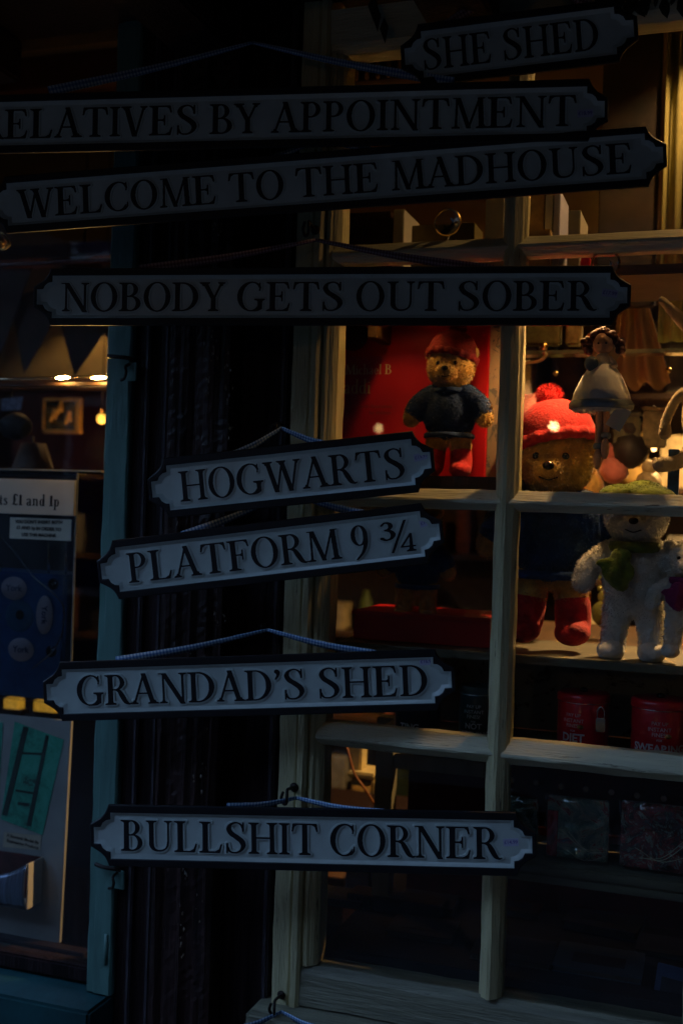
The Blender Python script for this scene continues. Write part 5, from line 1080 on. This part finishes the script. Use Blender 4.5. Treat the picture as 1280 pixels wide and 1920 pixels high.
for a, b in zip(G, G[1:]):
    for i in range(20): f = bm.faces.new((a[i],a[i+1],b[i+1],b[i])); f.smooth = True
o_ = bm_obj('cloth', bm, mat('gauze', (.42,.26,.13), .8, noise=.1), dr); o_.modifiers.new('s','SOLIDIFY').thickness = .001
chn = thing('curved_arm', 'pale curved arm of a candle holder between the upright bar and the doll', 'candle holder', at(985,672,.4)); tube('arm', smooth_path([at(940,684,.4), at(975,680,.4), at(1010,676,.4), at(1022,666,.4), at(1018,660,.4)], 6), .0045, cp, chn, 10); lathe('cup', [(0,0),(.008,0),(.011,.014),(.009,.014),(.006,.003),(0,.003)], at(1018,657,.4), brass, chn, 16); tube('post', [at(940,684,.4), at(940,900,.4)], .006, brass, chn)
# smaller blurred toys in the middle distance
for px, py, r_, m_, lab in ((1150,880,26,pink_plush,'blurred pinkish toy under the hanging doll'),(1215,905,24,mat('cream_stock',(.5,.4,.2)),'blurred cream toy behind the green hat'),(1180,845,34,mat('black_stock',(.02,.015,.012)),'blurred dark toy beneath the doll'),(1100,910,30,fur_gold,'blurred golden toy behind the chin of the front bear'),(1135,1150,26,mat('olive_stock', (.25,.24,.05), .7, noise=.5, scale=30),'blurred olive toy glimpsed between the bear and the white plush')):
    t = thing('small_toy', lab, 'soft toy', at(px,py,.62)); k = pxm(px,py,.62); c = at(px,py,.62); ball('body', c, r_*k, m_, t, 3, .004, 60); ball('head', c+Vector((0,0,r_*k*1.2)), r_*k*.6, m_, t, 3, .002, 60)
    for sx in (-1,1): ball('ear', c+Vector((sx*r_*k*.45,0,r_*k*1.75)), r_*k*.22, m_, t, 2)
td = tag(wbox('display_table', X(940,1250,.5), 1.6, .5, 1.0, .16, zE-.02, oak), 'oak table behind the window shelves', 'table')
# ceiling lamps inside the shop, and small added ones out of sight
def pendant(x, yy, z, e, lab, k=1.0):
    t = thing('pendant_lamp', lab, 'lamp', (x,yy,z), 'warm pendant lamps inside the shop'); lathe('shade', [(r_*k, z_*k) for r_, z_ in ((.09,0),(.05,.09),(.015,.11),(.012,.11),(.045,.085),(.085,0))], (x,yy,z), brass, t, 28); ball('bulb', (x,yy,z+.085*k), .018*k, bulb_m, t, 3); tube('flex', [(x,yy,z+.11*k), (x,yy,2.745 if k == 1 else z+.045)], .003, iron, t)
    l = bpy.data.lights.new('lamp_light', 'POINT'); l.energy = e; l.color = (1,.58,.24); l.shadow_soft_size = .012; lo = bpy.data.objects.new('lamp_light', l); COL.objects.link(lo); lo.parent = t; lo.location = (0,0,.055*k)
for a in PENDANTS: pendant(*a)
pendant(X(735,600,.09), .085, zU-.062, .012, 'small lamp added out of sight under the upper shelf to brighten the red book', .4)  # added lamp, only to bring up the book cover
pendant(X(1110,600,.15), .15, zU-.062, 1.0, 'small lamp added out of sight under the upper shelf to brighten the red hat', .4)  # added lamp behind the sober sign that brightens hat and face
# ---- street lanterns on the house opposite, seen only as small reflections in the glass
def lantern(px, py, yg, r, e, lab, col=(1,.62,.25)):
    p = at(px, py, yg); d = (p-CAM).normalized(); d.y = -d.y; q = p + d*((OY+.35-p.y)/d.y)
    t = thing('wall_lantern', lab, 'lantern', q, 'lit lanterns on the house opposite'); tube('bracket', [q+Vector((0,-.34,.08)), q+Vector((0,0,r+.05))], .01, iron, t); ball('globe', q, r, mat('lantern_glass_%d' % int(e), (1,.8,.5), .4, noise=0, bump=0, emit=col, estr=e), t, 3); lathe('cap', [(r*.8,0),(r*.3,r*.6),(0,r*.7)], q+Vector((0,0,r*.95)), iron, t, 14)
lantern(1037, 799, .010, .026, 12, 'lit wall lantern across the lane that shines back off the red hat pane')
lantern(709, 803, .010, .022, 3, 'smaller lit wall lantern across the lane')
# dry leaves hanging from the jetty at the top right
gl = thing('hanging_garland', 'dark leafy garland hanging at the top right corner', 'garland', at(1200,-10,-.05)); lm = mat('withered_leaf', (.02,.018,.008), .7, noise=.4)
tube('stem', smooth_path([at(1060,-40,-.05), at(1150,-4,-.06), at(1220,-8,-.05), at(1320,-30,-.05)], 6), .003, lm, gl)
for i in range(26):
    px = 1080+i*9+random.uniform(-4,4); p0 = at(px, -10+random.uniform(-8,8), -.055); ln = random.uniform(.018,.045); an = random.uniform(-.7,.7); d = Vector((math.sin(an), random.uniform(-.3,.3), -math.cos(an))); sd_ = Vector((d.z,0,-d.x))*ln*.22
    bm = bmesh.new(); vs = [bm.verts.new(v) for v in (p0, p0+d*ln*.35+sd_, p0+d*ln*.7+sd_*.7, p0+d*ln, p0+d*ln*.7-sd_*.7, p0+d*ln*.35-sd_)]; c_ = bm.verts.new(p0+d*ln*.5+Vector((0,-.003,0)))
    for a, b in zip(vs, vs[1:]+vs[:1]): bm.faces.new((a, b, c_))
    bm_obj('leaf', bm, lm, gl)
for px, py in ((706,40),(720,62),(698,20)):
    p0 = at(px,py-30,-.04); bm = bmesh.new(); bm.faces.new([bm.verts.new(v) for v in (p0, p0+Vector((.010,-.004,-.02)), p0+Vector((.004,-.002,-.05)), p0+Vector((-.008,0,-.02)))]); o_ = bm_obj('leaf', bm, lm, gl)
tube('stem', smooth_path([at(700,-60,-.04), at(704,0,-.04), at(712,34,-.04)], 5), .002, lm, gl)

bd = tag(wbox('darkening_sheet', X(140,1400,.56)-.5, TX0-.01, .56, .565, ZSILL+.03, Z(165,900,.56), mat('midnight_sheet', (.006,.006,.014), .9)), 'near black sheet added to darken the space behind the coin machine and grey board', 'cloth')  # sheet added so the gap beside the machine case reads dark

gsf = thing('reflection_shelf', 'narrow greenish shelf edge added to stand for a pale reflection behind the fairy doll', 'shelf', (X(975,655,.45), .45, Z(1120,655,.45)))  # shelf added where a pale reflection band crosses the panes
wbox('plate', X(968,655,.45), 1.0, .45, .50, Z(1120,663,.45), Z(1120,655,.45), mat('green_reflection_edge', (.20,.22,.12), .2, coat=1), gsf); wbox('bracket', .98, 1.0, .46, .49, Z(1120,700,.45), Z(1120,664,.45), steel, gsf)
for i, (px, py, r_) in enumerate(((1253,661,6),(1252,694,6),(1208,826,5),(1170,815,4),(1012,640,5),(1040,700,5),(1195,870,6))):
    c = at(px,py,.66); k = pxm(px,py,.66); t = thing('glass_bauble', 'small shiny golden bauble dangling in the blurred background behind the doll', 'bauble', c, 'golden baubles behind the doll'); ball('ball', c, r_*k, brass, t, 3); tube('thread', [c, c+Vector((0,0,.09+.01*i))], .0006, iron, t)
t = thing('fairy_light', 'tiny warm light glowing behind the dangling rabbit feet', 'lamp', at(1225,842,.66)); ball('bulb', at(1225,842,.66), 5*pxm(1225,842,.66), mat('small_warm_bulb', (1,.8,.5), .4, noise=0, bump=0, emit=(1,.5,.15), estr=.9), t, 3); tube('wire', [at(1225,836,.66), at(1225,760,.66)], .0008, iron, t)
for i, (px0, px1, py0, py1, col, lab) in enumerate(((975,1050,600,650,(.16,.15,.05),'blurred olive toy basket on the added greenish shelf'),(1060,1090,590,650,(.3,.22,.08),'blurred tan box on the added greenish shelf'),(1205,1250,770,840,(.20,.17,.07),'blurred khaki box behind the long eared rabbit'),(1150,1200,780,835,(.10,.10,.04),'blurred moss coloured box beneath the doll skirt'))):
    t = thing('toy_box', lab, 'box', at(px0,py1,.60)); yy = .46 if i < 2 else .6; wbox('body', X(px0,py0,yy), X(px1,py0,yy), yy, yy+.035, Z(px0,py1,yy)+(.002 if i > 1 else .004), Z(px0,py0,yy), mat('toy_box_%d' % i, col, .6, noise=.5, scale=40), t, .004); wbox('lid', X(px0,py0,yy)-.002, X(px1,py0,yy)+.002, yy-.002, yy+.037, Z(px0,py0,yy)+.001, Z(px0,py0,yy)+.009, MATS['toy_box_%d' % i], t)
